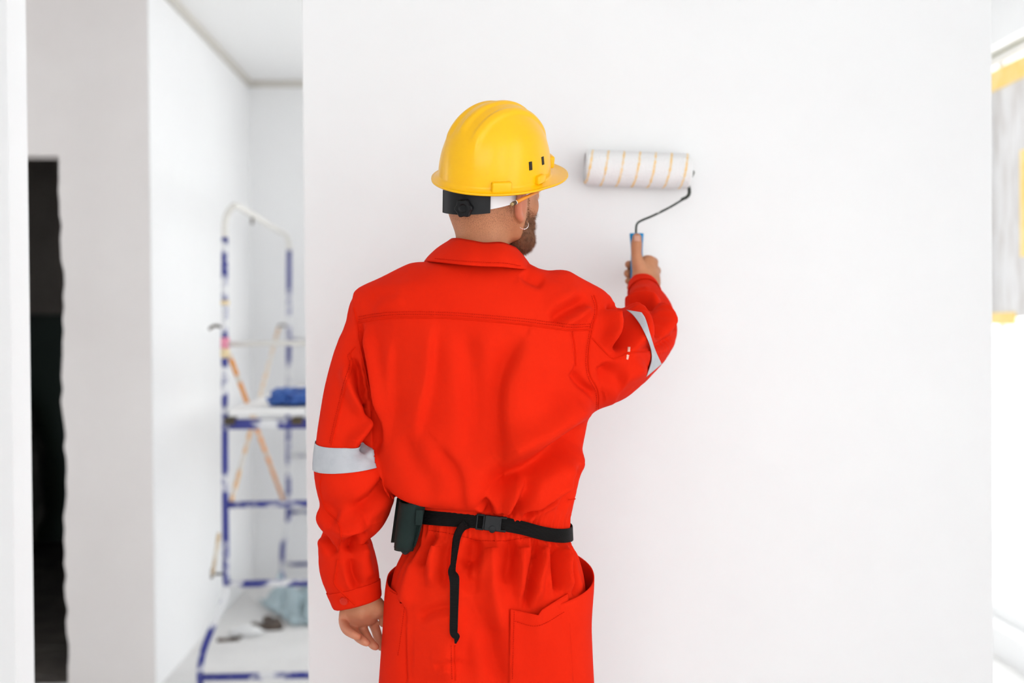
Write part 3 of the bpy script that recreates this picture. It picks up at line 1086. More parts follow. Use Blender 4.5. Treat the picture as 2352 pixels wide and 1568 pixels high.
def apply_folds(cv, cf):
    nrm = normals_of(cv, cf)
    px = project(cv)
    view = cv - CP
    view /= np.linalg.norm(view, axis=1, keepdims=True)
    facing = np.clip(-(nrm * view).sum(1) * 2.5 + .25, 0, 1)
    disp = np.zeros(len(cv))
    for lb_, kind, w, amp, pts in FOLDS:
        P = np.array(pts, float)
        sel = np.where((facing > 0) & (lab == lb_) & (px[:, 0] > P[:, 0].min() - 3.2 * w) & (px[:, 0] < P[:, 0].max() + 3.2 * w)
                       & (px[:, 1] > P[:, 1].min() - 3.2 * w) & (px[:, 1] < P[:, 1].max() + 3.2 * w))[0]
        if not len(sel):
            continue
        d, t = polyline_dist(px[sel], smooth_pts(pts))
        fade = np.clip(np.sin(np.pi * np.clip(t, .0, 1)) * 1.6 + .12, 0, 1)
        g = np.exp(-(d / w) ** 2)
        a = amp * (.0035, .0040, .0036)[lb_]
        if kind == 'v':
            val = -a * g + .35 * a * np.exp(-((np.abs(d) - 1.7 * w) / w) ** 2)
        elif kind == 'r':
            val = a * g
        else:
            val = a * np.where(d > 0, np.exp(-(d / (2.2 * w)) ** 2), -np.exp(-(d / (2.2 * w)) ** 2) * .6) * np.tanh(np.abs(d) / (.45 * w))
        disp[sel] += val * fade * facing[sel]
    # gathers of the elastic waist, all the way round
    th = np.arctan2(cv[:, 1] - YM, cv[:, 0] - T_c(cv[:, 2]))
    zb = cv[:, 2] - belt_z(th)
    sag = np.exp(-((zb - .060) / .034) ** 2) * (lab == 0) * np.clip((xx(1190) - cv[:, 0]) / .09, .12, 1) * np.clip(-nrm[:, 1] * 1.6 - .1, 0, 1)
    env = np.where(zb > 0, np.exp(-(zb / .036) ** 2), np.exp(-(zb / .044) ** 2)) * (lab == 0) * (1 - .9 * np.exp(-(zb / .014) ** 2))
    rip = np.sin(th * 64 + 2.2 * np.sin(th * 9) + 1.5 * np.sin(th * 17 + 1)) + .5 * np.sin(th * 101 + 3 * np.sin(th * 13))
    disp += .0042 * rip * env * (1 - .9 * np.clip((xx(1150) - cv[:, 0]) / .06, 0, 1) * np.clip(-nrm[:, 1] * 2, 0, 1) * (zb > -.012))
    env2 = np.exp(-((zb + .075) / .05) ** 2) * (lab == 0)
    disp += .0028 * np.sin(th * 26 + 2 * np.sin(th * 7)) * env2
    # the blouse sags over the waistband, more on the left and the middle
    disp += .017 * sag
    # small irregularity everywhere
    irr = np.array([mnoise.fractal(Vector((p[0] * 9, p[1] * 9, p[2] * 5)), 1.0, 2.0, 3) for p in cv[::1]]) if False else \
        (np.sin(cv[:, 0] * 41 + 3 * np.sin(cv[:, 2] * 13)) * np.sin(cv[:, 2] * 27 + 2 * np.sin(cv[:, 0] * 19)) * .0009)
    disp += irr
    out = cv + nrm * disp[:, None]
    # sagging cloth also drops
    out[:, 2] -= .014 * sag
    return out


BZ = hermite([xx(880), xx(960), xx(1100), xx(1200), xx(1310), xx(1340)],
             [W(900, 1184, 2.27).z, W(970, 1188, 2.19).z, W(1100, 1197, 2.165).z, W(1200, 1207, 2.175).z, W(1308, 1227, 2.25).z, W(1310, 1228, 2.27).z])


def belt_z(th):
    x = np.array(T_c(zz(1205)) + np.cos(th) * float(T_a(zz(1205))))
    return BZ(x)


cv = apply_folds(cv, cf)
cv = relax(cv, cf, 1, .4)

person = None

# ------------------------------------------------------------------ head frame (head turned to the right and tipped back)
H_UP = Vector((.057, -.43, 1)).normalized()
H_F = Vector((.72, .69, 0))
H_F = (H_F - H_UP * H_F.dot(H_UP)).normalized()
H_R = H_F.cross(H_UP)
RIM = Vector((W(1137, 420, YM).x, YM, 1.693))
RH = Matrix((H_R, H_F, H_UP)).transposed()          # helmet axes -> world
# the head itself is tipped a little less than the hat
U2 = Vector((.03, -.20, 1)).normalized()
F2 = (Vector((.72, .69, 0)) - U2 * Vector((.72, .69, 0)).dot(U2)).normalized()
R2 = F2.cross(U2)
RHD = Matrix((R2, F2, U2)).transposed()
HEAD0 = RIM - H_UP * .050
RHn = np.array(RHD)


def hl(x, y, z):
    return HEAD0 + RHD @ Vector((x, y, z))


def helm(x, y, z):
    return RIM + RH @ Vector((x, y, z))


skin = bpy.data.materials.new('tanned_skin')
skin.use_nodes = True
nt = skin.node_tree
bs = nt.nodes['Principled BSDF']
bs.inputs['Roughness'].default_value = .5
bs.inputs['Specular IOR Level'].default_value = .35
bs.inputs['Subsurface Weight'].default_value = .12
bs.inputs['Subsurface Radius'].default_value = (.010, .004, .002)
bs.inputs['Subsurface Scale'].default_value = .4
tc = nt.nodes.new('ShaderNodeTexCoord')
nz = nt.nodes.new('ShaderNodeTexNoise')
nz.inputs['Scale'].default_value = 22
nz.inputs['Detail'].default_value = 5
rp = nt.nodes.new('ShaderNodeValToRGB')
rp.color_ramp.elements[0].position, rp.color_ramp.elements[1].position = .3, .7
rp.color_ramp.elements[0].color = (.46, .190, .090, 1)
rp.color_ramp.elements[1].color = (.57, .255, .130, 1)
st = nt.nodes.new('ShaderNodeTexNoise')
st.inputs['Scale'].default_value = 620
st.inputs['Detail'].default_value = 1
sr = nt.nodes.new('ShaderNodeValToRGB')
sr.color_ramp.elements[0].position, sr.color_ramp.elements[1].position = .36, .50
at = nt.nodes.new('ShaderNodeAttribute')
at.attribute_name = 'stubble'
iv = nt.nodes.new('ShaderNodeMath')
iv.operation = 'SUBTRACT'
iv.inputs[0].default_value = 1
ml = nt.nodes.new('ShaderNodeMath')
ml.operation = 'MULTIPLY'
mxc = nt.nodes.new('ShaderNodeMixRGB')
mxc.inputs[2].default_value = (.13, .055, .032, 1)
nt.links.new(tc.outputs['Object'], nz.inputs['Vector'])
nt.links.new(tc.outputs['Object'], st.inputs['Vector'])
nt.links.new(nz.outputs['Fac'], rp.inputs['Fac'])
nt.links.new(st.outputs['Fac'], sr.inputs['Fac'])
nt.links.new(sr.outputs['Color'], iv.inputs[1])
nt.links.new(iv.outputs[0], ml.inputs[0])
nt.links.new(at.outputs['Fac'], ml.inputs[1])
nt.links.new(ml.outputs[0], mxc.inputs[0])
nt.links.new(rp.outputs['Color'], mxc.inputs[1])
rd = nt.nodes.new('ShaderNodeAttribute')
rd.attribute_name = 'ruddy'
mx2 = nt.nodes.new('ShaderNodeMixRGB')
mx2.inputs[2].default_value = (.62, .20, .13, 1)
nt.links.new(rd.outputs['Fac'], mx2.inputs[0])
nt.links.new(mxc.outputs[0], mx2.inputs[1])
nt.links.new(mx2.outputs[0], bs.inputs['Base Color'])
sb = nt.nodes.new('ShaderNodeBump')
sb.inputs['Strength'].default_value = .25
sb.inputs['Distance'].default_value = .001
sn = nt.nodes.new('ShaderNodeTexNoise')
sn.inputs['Scale'].default_value = 260
nt.links.new(tc.outputs['Object'], sn.inputs['Vector'])
nt.links.new(sn.outputs['Fac'], sb.inputs['Height'])
nt.links.new(sb.outputs['Normal'], bs.inputs['Normal'])


def rot_axes(*angles):
    return np.array(RHD @ Matrix.Rotation(angles[2], 3, 'Z') @ Matrix.Rotation(angles[1], 3, 'Y') @ Matrix.Rotation(angles[0], 3, 'X'))


# ---- head, face, ears and neck
neck_b = W(1118, 640, 2.285)
HF = Field(tuple(HEAD0 - Vector((.17, .17, .26))), tuple(HEAD0 + Vector((.17, .19, .16))), .0026)
HF.add(p_ellipsoid(hl(0, -.006, .030), (.077, .099, .098), RHn), .01)
HF.add(p_ellipsoid(hl(0, -.055, -.018), (.052, .042, .056), RHn), .03)
HF.add(p_ellipsoid(hl(-.003, .036, -.020), (.057, .052, .078), RHn), .03)
for s in (-1, 1):
    HF.add(p_chain([hl(s * .060, .004, -.026), hl(s * .053, .014, -.062), hl(s * .032, .056, -.084), hl(0, .072, -.088)], [.018, .016, .016, .021]), .025)
    HF.add(p_ellipsoid(hl(s * .037, .060, -.018), (.02, .02, .02), RHn), .02)      # cheekbone
    HF.add(p_chain([hl(s * .014, .097, .026), hl(s * .044, .074, .026)], [.009, .007]), .012)   # brow
HF.add(p_chain([hl(0, .098, .014), hl(0, .112, -.022)], [.008, .012]), .010)
for s in (-1, 1):
    HF.add(p_ball(hl(s * .012, .102, -.027), .008), .006)
    HF.cut(p_ellipsoid(hl(s * .032, .100, .006), (.018, .014, .011), RHn), .010)
    HF.add(p_ball(hl(s * .032, .080, .005), .0135), .003)
HF.add(p_chain([hl(-.022, .091, -.056), hl(0, .099, -.054), hl(.022, .091, -.056)], [.005, .007, .005]), .006)
HF.add(p_chain([hl(-.018, .090, -.066), hl(0, .097, -.067), hl(.018, .090, -.066)], [.005, .0075, .005]), .006)
for s in (-1, 1):
    rim_pts = [hl(s * .072, .012, .006), hl(s * .079, .008, .024), hl(s * .088, -.006, .033), hl(s * .094, -.018, .026), hl(s * .094, -.022, .006),
               hl(s * .089, -.019, -.014), hl(s * .081, -.010, -.030), hl(s * .074, .002, -.040)]
    rim_pts = [q + R2 * (s * .002) + U2 * .005 for q in rim_pts]
    HF.add(p_chain(catmull(rim_pts, 3), np.interp(np.linspace(0, 1, 22), [0, .3, .7, 1], [.0045, .0055, .0055, .0075])), .005)
    HF.add(p_ellipsoid(hl(s * .081, -.007, .000), (.0045, .018, .030), rot_axes(0, s * .12, s * .38)), .008)
    HF.add(p_ellipsoid(hl(s * .074, .004, -.002), (.008, .012, .024), RHn), .010)
# neck and the muscles at the nape
HF.add(p_chain([hl(.004, -.028, -.030), hl(.003, -.040, -.075).lerp(neck_b, .25), neck_b, neck_b - Vector((0, 0, .08))], [.052, .0515, .055, .075]), .022)
hv, hfc = HF.mesh()
del HF
hv = relax(hv, hfc, 4, .5)

# ---- hands
def hand_mesh(lo, hi, parts, h=.0017):
    f = Field(lo, hi, h)
    for prim, k in parts:
        f.add(prim, k)
    v, q = f.mesh()
    return relax(v, q, 3, .5), q


def fing(rows, k=.005):
    P, R = chain_px(rows)
    Pd, Rd = densify(P, R, 3)
    return (p_chain(Pd, Rd), k)


# left hand: palm to the camera, fingers loosely curled
lh = [
    fing([(810, 1335, 2.287, 24), (824, 1372, 2.290, 28), (830, 1396, 2.292, 33)], .02),
    fing([(804, 1400, 2.294, 18), (806, 1422, 2.296, 14)], .014),
    fing([(824, 1402, 2.298, 18), (826, 1424, 2.298, 14)], .014),
    fing([(846, 1400, 2.298, 18), (850, 1418, 2.298, 14)], .014),
    fing([(858, 1384, 2.284, 17), (868, 1400, 2.286, 14)], .016),
    fing([(793, 1408, 2.290, 14), (789, 1428, 2.282, 11), (796, 1446, 2.258, 10.5), (812, 1457, 2.240, 9.5), (821, 1461, 2.238, 8)], .003),
    fing([(808, 1422, 2.296, 14), (811, 1442, 2.288, 11), (821, 1461, 2.264, 10.5), (835, 1472, 2.246, 9.5), (842, 1476, 2.243, 8)], .0015),
    fing([(829, 1424, 2.300, 14), (835, 1446, 2.296, 11), (845, 1466, 2.278, 10.5), (857, 1481, 2.264, 9.5), (863, 1485, 2.262, 8)], .0015),
    fing([(852, 1418, 2.302, 13.5), (861, 1440, 2.308, 11), (868, 1462, 2.306, 10.5), (873, 1480, 2.298, 9), (875, 1486, 2.296, 8)], .0015),
    fing([(860, 1382, 2.288, 17), (876, 1396, 2.290, 14), (882, 1414, 2.296, 11.5), (880, 1430, 2.300, 9.5)], .006),
]
hlv, hlf = hand_mesh(tuple(W(760, 1510, 2.27) - Vector((0, .09, 0))), tuple(W(905, 1322, 2.27) + Vector((0, .09, 0))), lh)
# right hand closed round the roller handle, thumb laid along it
rh = [
    fing([(1488, 688, 2.650, 18), (1485, 668, 2.684, 24), (1484, 650, 2.702, 28)], .02),
    fing([(1484, 650, 2.702, 28), (1484, 626, 2.716, 26), (1487, 606, 2.722, 20)], .016),
    fing([(1492, 648, 2.716, 22), (1497, 630, 2.730, 18), (1494, 606, 2.732, 15)], .014),
    fing([(1474, 634, 2.700, 20), (1466, 608, 2.694, 15), (1462, 584, 2.694, 12), (1462, 562, 2.695, 12.5), (1463, 546, 2.697, 10.5)], .012),
    fing([(1494, 604, 2.732, 13.5), (1500, 602, 2.752, 12), (1488, 602, 2.778, 11), (1462, 606, 2.786, 10), (1447, 608, 2.768, 9.5), (1444, 607, 2.757, 8.5)], .004),
    fing([(1500, 624, 2.736, 13.5), (1506, 622, 2.754, 12), (1492, 622, 2.782, 11.5), (1462, 626, 2.790, 10.5), (1445, 628, 2.770, 10), (1442, 627, 2.757, 9)], .004),
    fing([(1500, 642, 2.736, 13), (1503, 642, 2.754, 11.5), (1490, 642, 2.780, 11), (1462, 644, 2.786, 10), (1447, 645, 2.768, 9.5), (1444, 645, 2.757, 8.5)], .004),
    fing([(1494, 656, 2.732, 12), (1496, 658, 2.750, 10), (1484, 659, 2.772, 9.5), (1464, 660, 2.776, 9), (1450, 660, 2.762, 8.5), (1447, 660, 2.754, 7.5)], .004),
]
hrv, hrf = hand_mesh(tuple(W(1415, 715, 2.62)), tuple(W(1535, 520, 2.84) + Vector((0, .01, 0))), rh)

# ---- the rest of the body inside the coverall
BFd = Field((xx(730), 2.0, 0.02), (W(1580, 700, 2.5).x, 2.75, 1.60), .009)
BFd.add(p_chain([neck_b, W(1105, 760, YM), W(1110, 1000, YM), W(1112, 1200, YM), W(1112, 1330, YM)], [.05, .088, .082, .078, .078]), .02)
BFd.add(p_chain([W(900, 725, YM), W(1105, 700, YM), W(1310, 735, YM)], [.03, .06, .03]), .02)
BFd.add(p_chain(LP[:-2], [min(r * .4, .026) for r in LR[:-2]]), .02)
BFd.add(p_chain(RP[:-2], [min(r * .4, .026) for r in RR[:-2]]), .02)
hipz = zz(1400)
for s, xk in ((-1, 1005), (1, 1225)):
    x0 = xx(xk)
    BFd.add(p_chain([(x0, YM, hipz), (x0 + s * .005, YM + .01, .50), (x0 + s * .01, YM - .01, .09)], [.07, .055, .04]), .02)
bv, bf = BFd.mesh()
del BFd
bv = relax(bv, bf, 3, .5)

allv = np.concatenate([hv, hlv, hrv, bv])
offs = np.cumsum([0, len(hv), len(hlv), len(hrv)])
allf = np.concatenate([hfc, hlf + offs[1], hrf + offs[2], bf + offs[3]])
person = np_mesh('person', allv, allf, skin)
tag(person, 'worker in a red coverall seen from behind, rolling paint on the wall', 'person')
# shaved hair and ruddiness as point attributes
loc = (hv - np.array(HEAD0)) @ RHn
stub = np.zeros(len(allv))
zl = loc[:, 2]
hairline = -.085 + .05 * np.clip((loc[:, 1] + .02) / .06, 0, 1)
stub[:len(hv)] = np.clip((zl - hairline) / .05, 0, 1) * (loc[:, 1] < .015 + .02 * (zl > 0)) * (np.abs(loc[:, 0]) < .079) * .55
rud = np.zeros(len(allv))
rud[:len(hv)] = np.clip((np.abs(loc[:, 0]) - .079) / .006, 0, 1) * (zl > -.06) * (zl < .05) * .6
hp = project(hlv)
pxn = np.clip((hp[:, 1] - 1395) / 30, 0, 1) * .45
rud[offs[1]:offs[1] + len(hlv)] = pxn
for nm, arr in (('stubble', stub), ('ruddy', rud)):
    a_ = person.data.attributes.new(nm, 'FLOAT', 'POINT')
    a_.data.foreach_set('value', arr.astype(np.float32))

# thumb nail of the right hand
nail_m = material('nail', (.62, .33, .24, 1), .3)
nb = BVHTree.FromPolygons([tuple(v) for v in hrv], [tuple(int(i) for i in f) for f in hrf])


def patch_on(bvh, name, quad, nu, nv, off, mat, parent, thick=.0006, edge=None):
    """grid draped on a surface between four photo pixels; offset in metres (number or function of u, v)"""
    vs, fs = [], []
    a, b, c, d = [Vector((*q, 0)) for q in quad]
    last = None
    for j in range(nv + 1):
        for i in range(nu + 1):
            u, v = i / nu, j / nv
            p = (a * (1 - u) + b * u) * (1 - v) + (d * (1 - u) + c * u) * v
            dr = ray_dir(p.x, p.y)
            hit = bvh.ray_cast(CAM, dr)
            o_ = off(u, v) if callable(off) else off
            if hit[0] is not None:
                last = (hit[0] - CAM).length
                vs.append(hit[0] + hit[1] * o_ if edge is None else hit[0] - dr * o_)
            else:
                vs.append(CAM + dr * ((last or 2.2) - o_))
    for j in range(nv):
        for i in range(nu):
            k = j * (nu + 1) + i
            fs.append((k, k + 1, k + nu + 2, k + nu + 1))
    o = mesh_obj(name, vs, fs, mat, parent)
    md = o.modifiers.new('thickness', 'SOLIDIFY')
    md.thickness = thick
    md.offset = 0
    return o


patch_on(nb, 'nail', [(1457, 541), (1469, 541), (1470, 554), (1456, 554)], 8, 8, .0006, nail_m, person, .001)

# ---- eyes (turned to the wall) and beard
eye_m = material('eye_white', (.8, .78, .75, 1), .2)
iris_m = material('dark_iris', (.05, .03, .02, 1), .2)
for s in (-1, 1):
    bm = bmesh.new()
    bmesh.ops.create_uvsphere(bm, u_segments=20, v_segments=12, radius=.0122, matrix=Matrix.Translation(hl(s * .032, .0845, .005)))
    e_ = bm_obj('eye', bm, eye_m, person, True)
    bm = bmesh.new()
    bmesh.ops.create_uvsphere(bm, u_segments=16, v_segments=8, radius=.0055, matrix=Matrix.Translation(hl(s * .032, .0915, .005)))
    bm_obj('iris', bm, iris_m, e_, True)

hair_m = material('brown_beard_hair', (.15, .062, .028, 1), .7, (.27, .12, .058, 1), 90)
nh = normals_of(hv, hfc)
ax_, ay_, az_ = np.abs(loc[:, 0]), loc[:, 1], loc[:, 2]
bmask = np.clip((ay_ - (.012 + .10 * np.clip(az_ + .02, 0, 1))) / .012, 0, 1) * np.clip((-.012 - .35 * np.clip(ay_ - .04, 0, 1) - az_ + .030 * (ay_ < .03)) / .02, 0, 1)
bmask *= np.clip((az_ + .145) / .012, 0, 1)
sel = bmask * np.clip((-az_ - .03) / .025, 0, 1) > .15
kf = sel[hfc].all(1)
used = np.unique(hfc[kf])
remap = np.full(len(hv), -1)
remap[used] = np.arange(len(used))
rngb = np.random.RandomState(5)
thick = (.0002 + .0042 * np.clip((-az_ - .02) / .07, 0, 1)) * bmask + rngb.uniform(0, .0012, len(hv)) * bmask
bvx = hv + nh * thick[:, None]
beard = np_mesh('beard', bvx[used], remap[hfc[kf]], hair_m, person)
# short hairs
cand = np.where(bmask > .15)[0]
n_h = 16000
pick = rngb.choice(cand, n_h, p=bmask[cand] / bmask[cand].sum())
down = -np.array(U2) + .3 * np.array(F2)
base = bvx[pick] + rngb.normal(0, .0012, (n_h, 3))
dirv = nh[pick] * .55 + down[None] * .55 + rngb.normal(0, .35, (n_h, 3))
dirv /= np.linalg.norm(dirv, axis=1, keepdims=True)
side = np.cross(dirv, rngb.normal(0, 1, (n_h, 3)))
side /= np.linalg.norm(side, axis=1, keepdims=True)
ln_ = (.0025 + .0055 * np.clip((-az_[pick] - .01) / .07, 0, 1)) * rngb.uniform(.6, 1.2, n_h)
hv3 = np.stack([base - side * .00022, base + side * .00022, base + dirv * ln_[:, None]], 1).reshape(-1, 3)
hf3 = np.arange(n_h * 3).reshape(-1, 3)
hairs = np_mesh('beard_hairs', hv3, hf3, hair_m, beard)
hairs['kind'] = 'stuff'

# ------------------------------------------------------------------ coverall object and its pieces
coverall = np_mesh('coverall', cv, cf, twill, person)
cov_bvh = BVHTree.FromPolygons([tuple(v) for v in cv], [tuple(int(i) for i in f) for f in cf])

# trouser legs and boots below the frame
for s, xk in ((-1, 1000), (1, 1228)):
    x0 = xx(xk)
    vs, fs = sweep([(x0, YM, zz(1500)), (x0, YM, .62), (x0 + s * .006, YM + .01, .45), (x0 + s * .01, YM, .25), (x0 + s * .012, YM - .005, .10)],
                   [.10, .105, .092, .085, .088], 28)
    mesh_obj('trouser_leg', vs, fs, twill, coverall)
boot_m = material('black_boot_leather', (.02, .018, .016, 1), .5)
for s, xk in ((-1, 1000), (1, 1228)):
    x0 = xx(xk) + s * .012
    f_ = Field((x0 - .08, YM - .13, -.01), (x0 + .08, YM + .24, .2), .006)
    f_.add(p_chain([(x0, YM - .01, .16), (x0, YM - .015, .06)], [.052, .05]), .02)
    f_.add(p_chain([(x0, YM - .04, .045), (x0 + s * .01, YM + .10, .045), (x0 + s * .012, YM + .16, .04)], [.042, .045, .038]), .03)
    f_.cut(p_half((x0, YM, .004), (0, 0, 1), (x0 - .1, YM - .15, -.02), (x0 + .1, YM + .25, .02)), .002)
    v_, q_ = f_.mesh()
    np_mesh('boot', relax(v_, q_, 3), q_, boot_m, person)


def band_piece(name, mask, p1, n1_, p2, n2_, off, mat, parent, thick=.0014):
    """strip of cloth wrapped round a limb: the sleeve surface between two planes, lifted off it"""
    fm = mask[cf].all(1)
    c = cv[cf[:, 0]]
    a1, a2 = np.array(n1_, float), np.array(n2_, float)
    fm &= ((c - np.array(tuple(p1))) @ a1 > -.02) & ((c - np.array(tuple(p2))) @ a2 < .02)
    ff = cf[fm]
    us = np.unique(ff)
    mp_ = np.full(len(cv), -1)
    mp_[us] = np.arange(len(us))
    nn = normals_of(cv, cf)
    bm = bmesh.new()
    bvs = [bm.verts.new(cv[i] + nn[i] * off) for i in us]
    for f in mp_[ff]:
        bm.faces.new([bvs[i] for i in f])
    for p_, n_, inner in ((p1, n1_, True), (p2, n2_, False)):
        g = bm.verts[:] + bm.edges[:] + bm.faces[:]
        bmesh.ops.bisect_plane(bm, geom=g, plane_co=p_, plane_no=Vector(n_), clear_inner=inner, clear_outer=not inner, dist=1e-6)
    me = bpy.data.meshes.new(name)
    bm.to_mesh(me)
    bm.free()
    me.polygons.foreach_set('use_smooth', [True] * len(me.polygons))
    me.materials.append(mat)
    o = bpy.data.objects.new(name, me)
    COL.objects.link(o)
    o.parent = parent
    md = o.modifiers.new('thickness', 'SOLIDIFY')
    md.thickness = thick
    md.offset = 1
    return o


refl = material('silver_reflective_tape', srgb(182, 183, 188), .5, srgb(170, 172, 178), 30, 4, .4, .7, .25, 90, metallic=.0, spec=.6)
def ring_band(name, c, nrm_, width, off, mat, parent, label, na=120, nw=10, skew=0.0):
    """closed strip round a limb: section contours of the sleeve in parallel planes, lifted off the cloth"""
    nrm_ = nrm_.normalized()
    e1 = Vector((1, 0, 0)) if abs(nrm_.x) < .6 else Vector((0, 1, 0))
    e1 = (e1 - nrm_ * e1.dot(nrm_)).normalized()
    e2 = nrm_.cross(e1)
    R_ = np.zeros((nw + 1, na))
    for j in range(nw + 1):
        cc_ = c + nrm_ * (width * (j / nw - .5))
        for i in range(na):
            a_ = 2 * math.pi * i / na
            h_ = cov_bvh.ray_cast(cc_, e1 * math.cos(a_) + e2 * math.sin(a_), .16)
            R_[j, i] = (h_[0] - cc_).length if h_[0] is not None else np.nan
    med = np.nanmedian(R_)
    R_ = np.where(np.isnan(R_) | (R_ > med * 1.7), med * 1.2, R_)
    vs, fs = [], []
    for j in range(nw + 1):
        cc_ = c + nrm_ * (width * (j / nw - .5))
        for i in range(na):
            a_ = 2 * math.pi * i / na
            vs.append(cc_ + (e1 * math.cos(a_) + e2 * math.sin(a_)) * (R_[j, i] + off))
    for j in range(nw):
        for i in range(na):
            i2 = (i + 1) % na
            fs.append((j * na + i, j * na + i2, (j + 1) * na + i2, (j + 1) * na + i))
    o = mesh_obj(name, vs, fs, mat, parent)
    md = o.modifiers.new('thickness', 'SOLIDIFY')
    md.thickness = .0012
    md.offset = 1
    o['label'] = label
    return o


nL = Vector((.02, .16, -1)).normalized()
lb_ = band_piece('reflective_band', lab == 1, W(795, 1026, 2.2), nL, W(797, 1080, 2.2), (nL + Vector((.06, -.04, 0))).normalized(), .0012, refl, coverall)
lb_['label'] = 'silver reflective band on the hanging sleeve'
# the band on the raised sleeve follows the creased elbow: near side laid along the cloth, far side a section ring
far_ring = ring_band('reflective_band', W(1480, 785, 2.452), Vector((.86, .38, .34)), .030, .0014, refl, coverall, 'silver reflective band on the raised sleeve')
in_e = smooth_pts([(1438, 711), (1453, 722), (1470, 745), (1484, 772), (1494, 800), (1496, 826), (1484, 866)], 8)
out_e = smooth_pts([(1474, 717), (1482, 730), (1488, 748), (1496, 775), (1504, 800), (1513, 821), (1520, 836)], 8)
nj_, ni_ = len(in_e), 9
G = np.zeros((nj_, ni_, 3))
mid_c = (1478, 785)
for j in range(nj_):
    for i in range(ni_):
        u = i / (ni_ - 1)
        x = in_e[j][0] + (out_e[j][0] - in_e[j][0]) * u
        y = in_e[j][1] + (out_e[j][1] - in_e[j][1]) * u
        d = ray_dir(x, y)
        hit = None
        for k in range(30):
            f = k / 60
            h_ = cov_bvh.ray_cast(CAM, ray_dir(x + (mid_c[0] - x) * f, y + (mid_c[1] - y) * f))
            if h_[0] is not None:
                hit = (h_[0] - CAM).length
                break
        G[j, i] = CAM + d * ((hit or 2.45))
dist = np.linalg.norm(G - CP, axis=2)
pad = np.pad(dist, ((3, 3), (1, 1)), 'edge')
dist = np.min([pad[a_:a_ + nj_, b_:b_ + ni_] for a_ in range(7) for b_ in range(3)], axis=0)
for _ in range(8):
    dd = dist.copy()
    dd[1:-1] = (dist[:-2] + dist[1:-1] * 2 + dist[2:]) / 4
    dist = dd
dirs = (G - CP) / np.linalg.norm(G - CP, axis=2, keepdims=True)
G = CP + dirs * (dist - .0030)[..., None]
gv = [Vector(p) for p in G.reshape(-1, 3)]
gf = [(j * ni_ + i, j * ni_ + i + 1, (j + 1) * ni_ + i + 1, (j + 1) * ni_ + i) for j in range(nj_ - 1) for i in range(ni_ - 1)]
fm_ = far_ring.data
keep_f = []
fv = [v.co.copy() for v in fm_.vertices]
for p in fm_.polygons:
    c_ = p.center
    h_ = cov_bvh.ray_cast(CAM, (c_ - CAM).normalized())
    if h_[0] is not None and (h_[0] - CAM).length < (c_ - CAM).length - .02 and c_.y > 2.47:
        keep_f.append(tuple(i + len(gv) for i in p.vertices))
nm_ = bpy.data.meshes.new('reflective_band')
nm_.from_pydata([tuple(v) for v in gv + fv], [], gf + keep_f)
nm_.update()
nm_.polygons.foreach_set('use_smooth', [True] * len(nm_.polygons))
nm_.materials.append(refl)
far_ring.data = nm_

# cuffs
cu = band_piece('cuff', lab == 1, cl_p - cl_n * .036, Vector(cl_n), cl_p, Vector(cl_n), .0006, twill, coverall, .0013)
pcr = cr_p - cr_n * .045
band_piece('cuff', lab == 2, pcr, cr_n, cr_p, cr_n, .0014, twill, coverall, .002)


# stitched seams: thin ribbons raised on the cloth
def seam(pts, w=.0016, off=.0008, mat=seam_mat, name='seam', bvh=None, hgt=.0012):
    bvh = bvh or cov_bvh
    vs = []
    P = smooth_pts(pts, 10) if len(pts) > 2 else [(pts[0][0] + (pts[1][0] - pts[0][0]) * i / 14, pts[0][1] + (pts[1][1] - pts[0][1]) * i / 14) for i in range(15)]
    hits = []
    for x, y in P:
        h_ = bvh.ray_cast(CAM, ray_dir(x, y))
        if h_[0] is not None:
            hits.append((h_[0], h_[1]))
    if len(hits) < 3:
        return None
    n_ = len(hits)
    fs = []
    for i, (p, n0) in enumerate(hits):
        t = (hits[min(i + 1, n_ - 1)][0] - hits[max(i - 1, 0)][0]).normalized()
        nrm_ = sum((hits[min(max(i + k, 0), n_ - 1)][1] for k in (-2, -1, 0, 1, 2)), Vector()).normalized()
        s_ = t.cross(nrm_).normalized()
        vs += [p - s_ * w * 1.5 - nrm_ * .001, p - s_ * w + nrm_ * (off + hgt * .7), p + nrm_ * (off + hgt), p + s_ * w + nrm_ * (off + hgt * .7), p + s_ * w * 1.5 - nrm_ * .001]
    for i in range(n_ - 1):
        for k in range(4):
            a = i * 5 + k
            fs.append((a, a + 1, a + 6, a + 5))
    return mesh_obj(name, vs, fs, mat, coverall)


def stitches(pts, step=5.2, mat=thread, bvh=None):
    """a dashed row of stitches lying on the cloth, one piece of geometry"""
    bvh = bvh or cov_bvh
    P = smooth_pts(pts, 12) if len(pts) > 2 else [(pts[0][0] + (pts[1][0] - pts[0][0]) * i / 24, pts[0][1] + (pts[1][1] - pts[0][1]) * i / 24) for i in range(25)]
    P = np.array(P)
    ln = np.concatenate([[0], np.cumsum(np.hypot(*np.diff(P, axis=0).T))])
    vs, fs = [], []
    s_ = 0
    while s_ < ln[-1] - step:
        q = []
        for e in (s_, s_ + step * .62):
            x, y = np.interp(e, ln, P[:, 0]), np.interp(e, ln, P[:, 1])
            h_ = bvh.ray_cast(CAM, ray_dir(x, y))
            if h_[0] is not None:
                q.append(h_[0] + h_[1] * .0014)
        if len(q) == 2:
            v_, f_ = sweep(q, .00055, 5)
            fs += [tuple(i + len(vs) for i in f) for f in f_]
            vs += v_
        s_ += step
    if vs:
        o = mesh_obj('stitching', vs, fs, mat, coverall)
        o['kind'] = 'stuff'


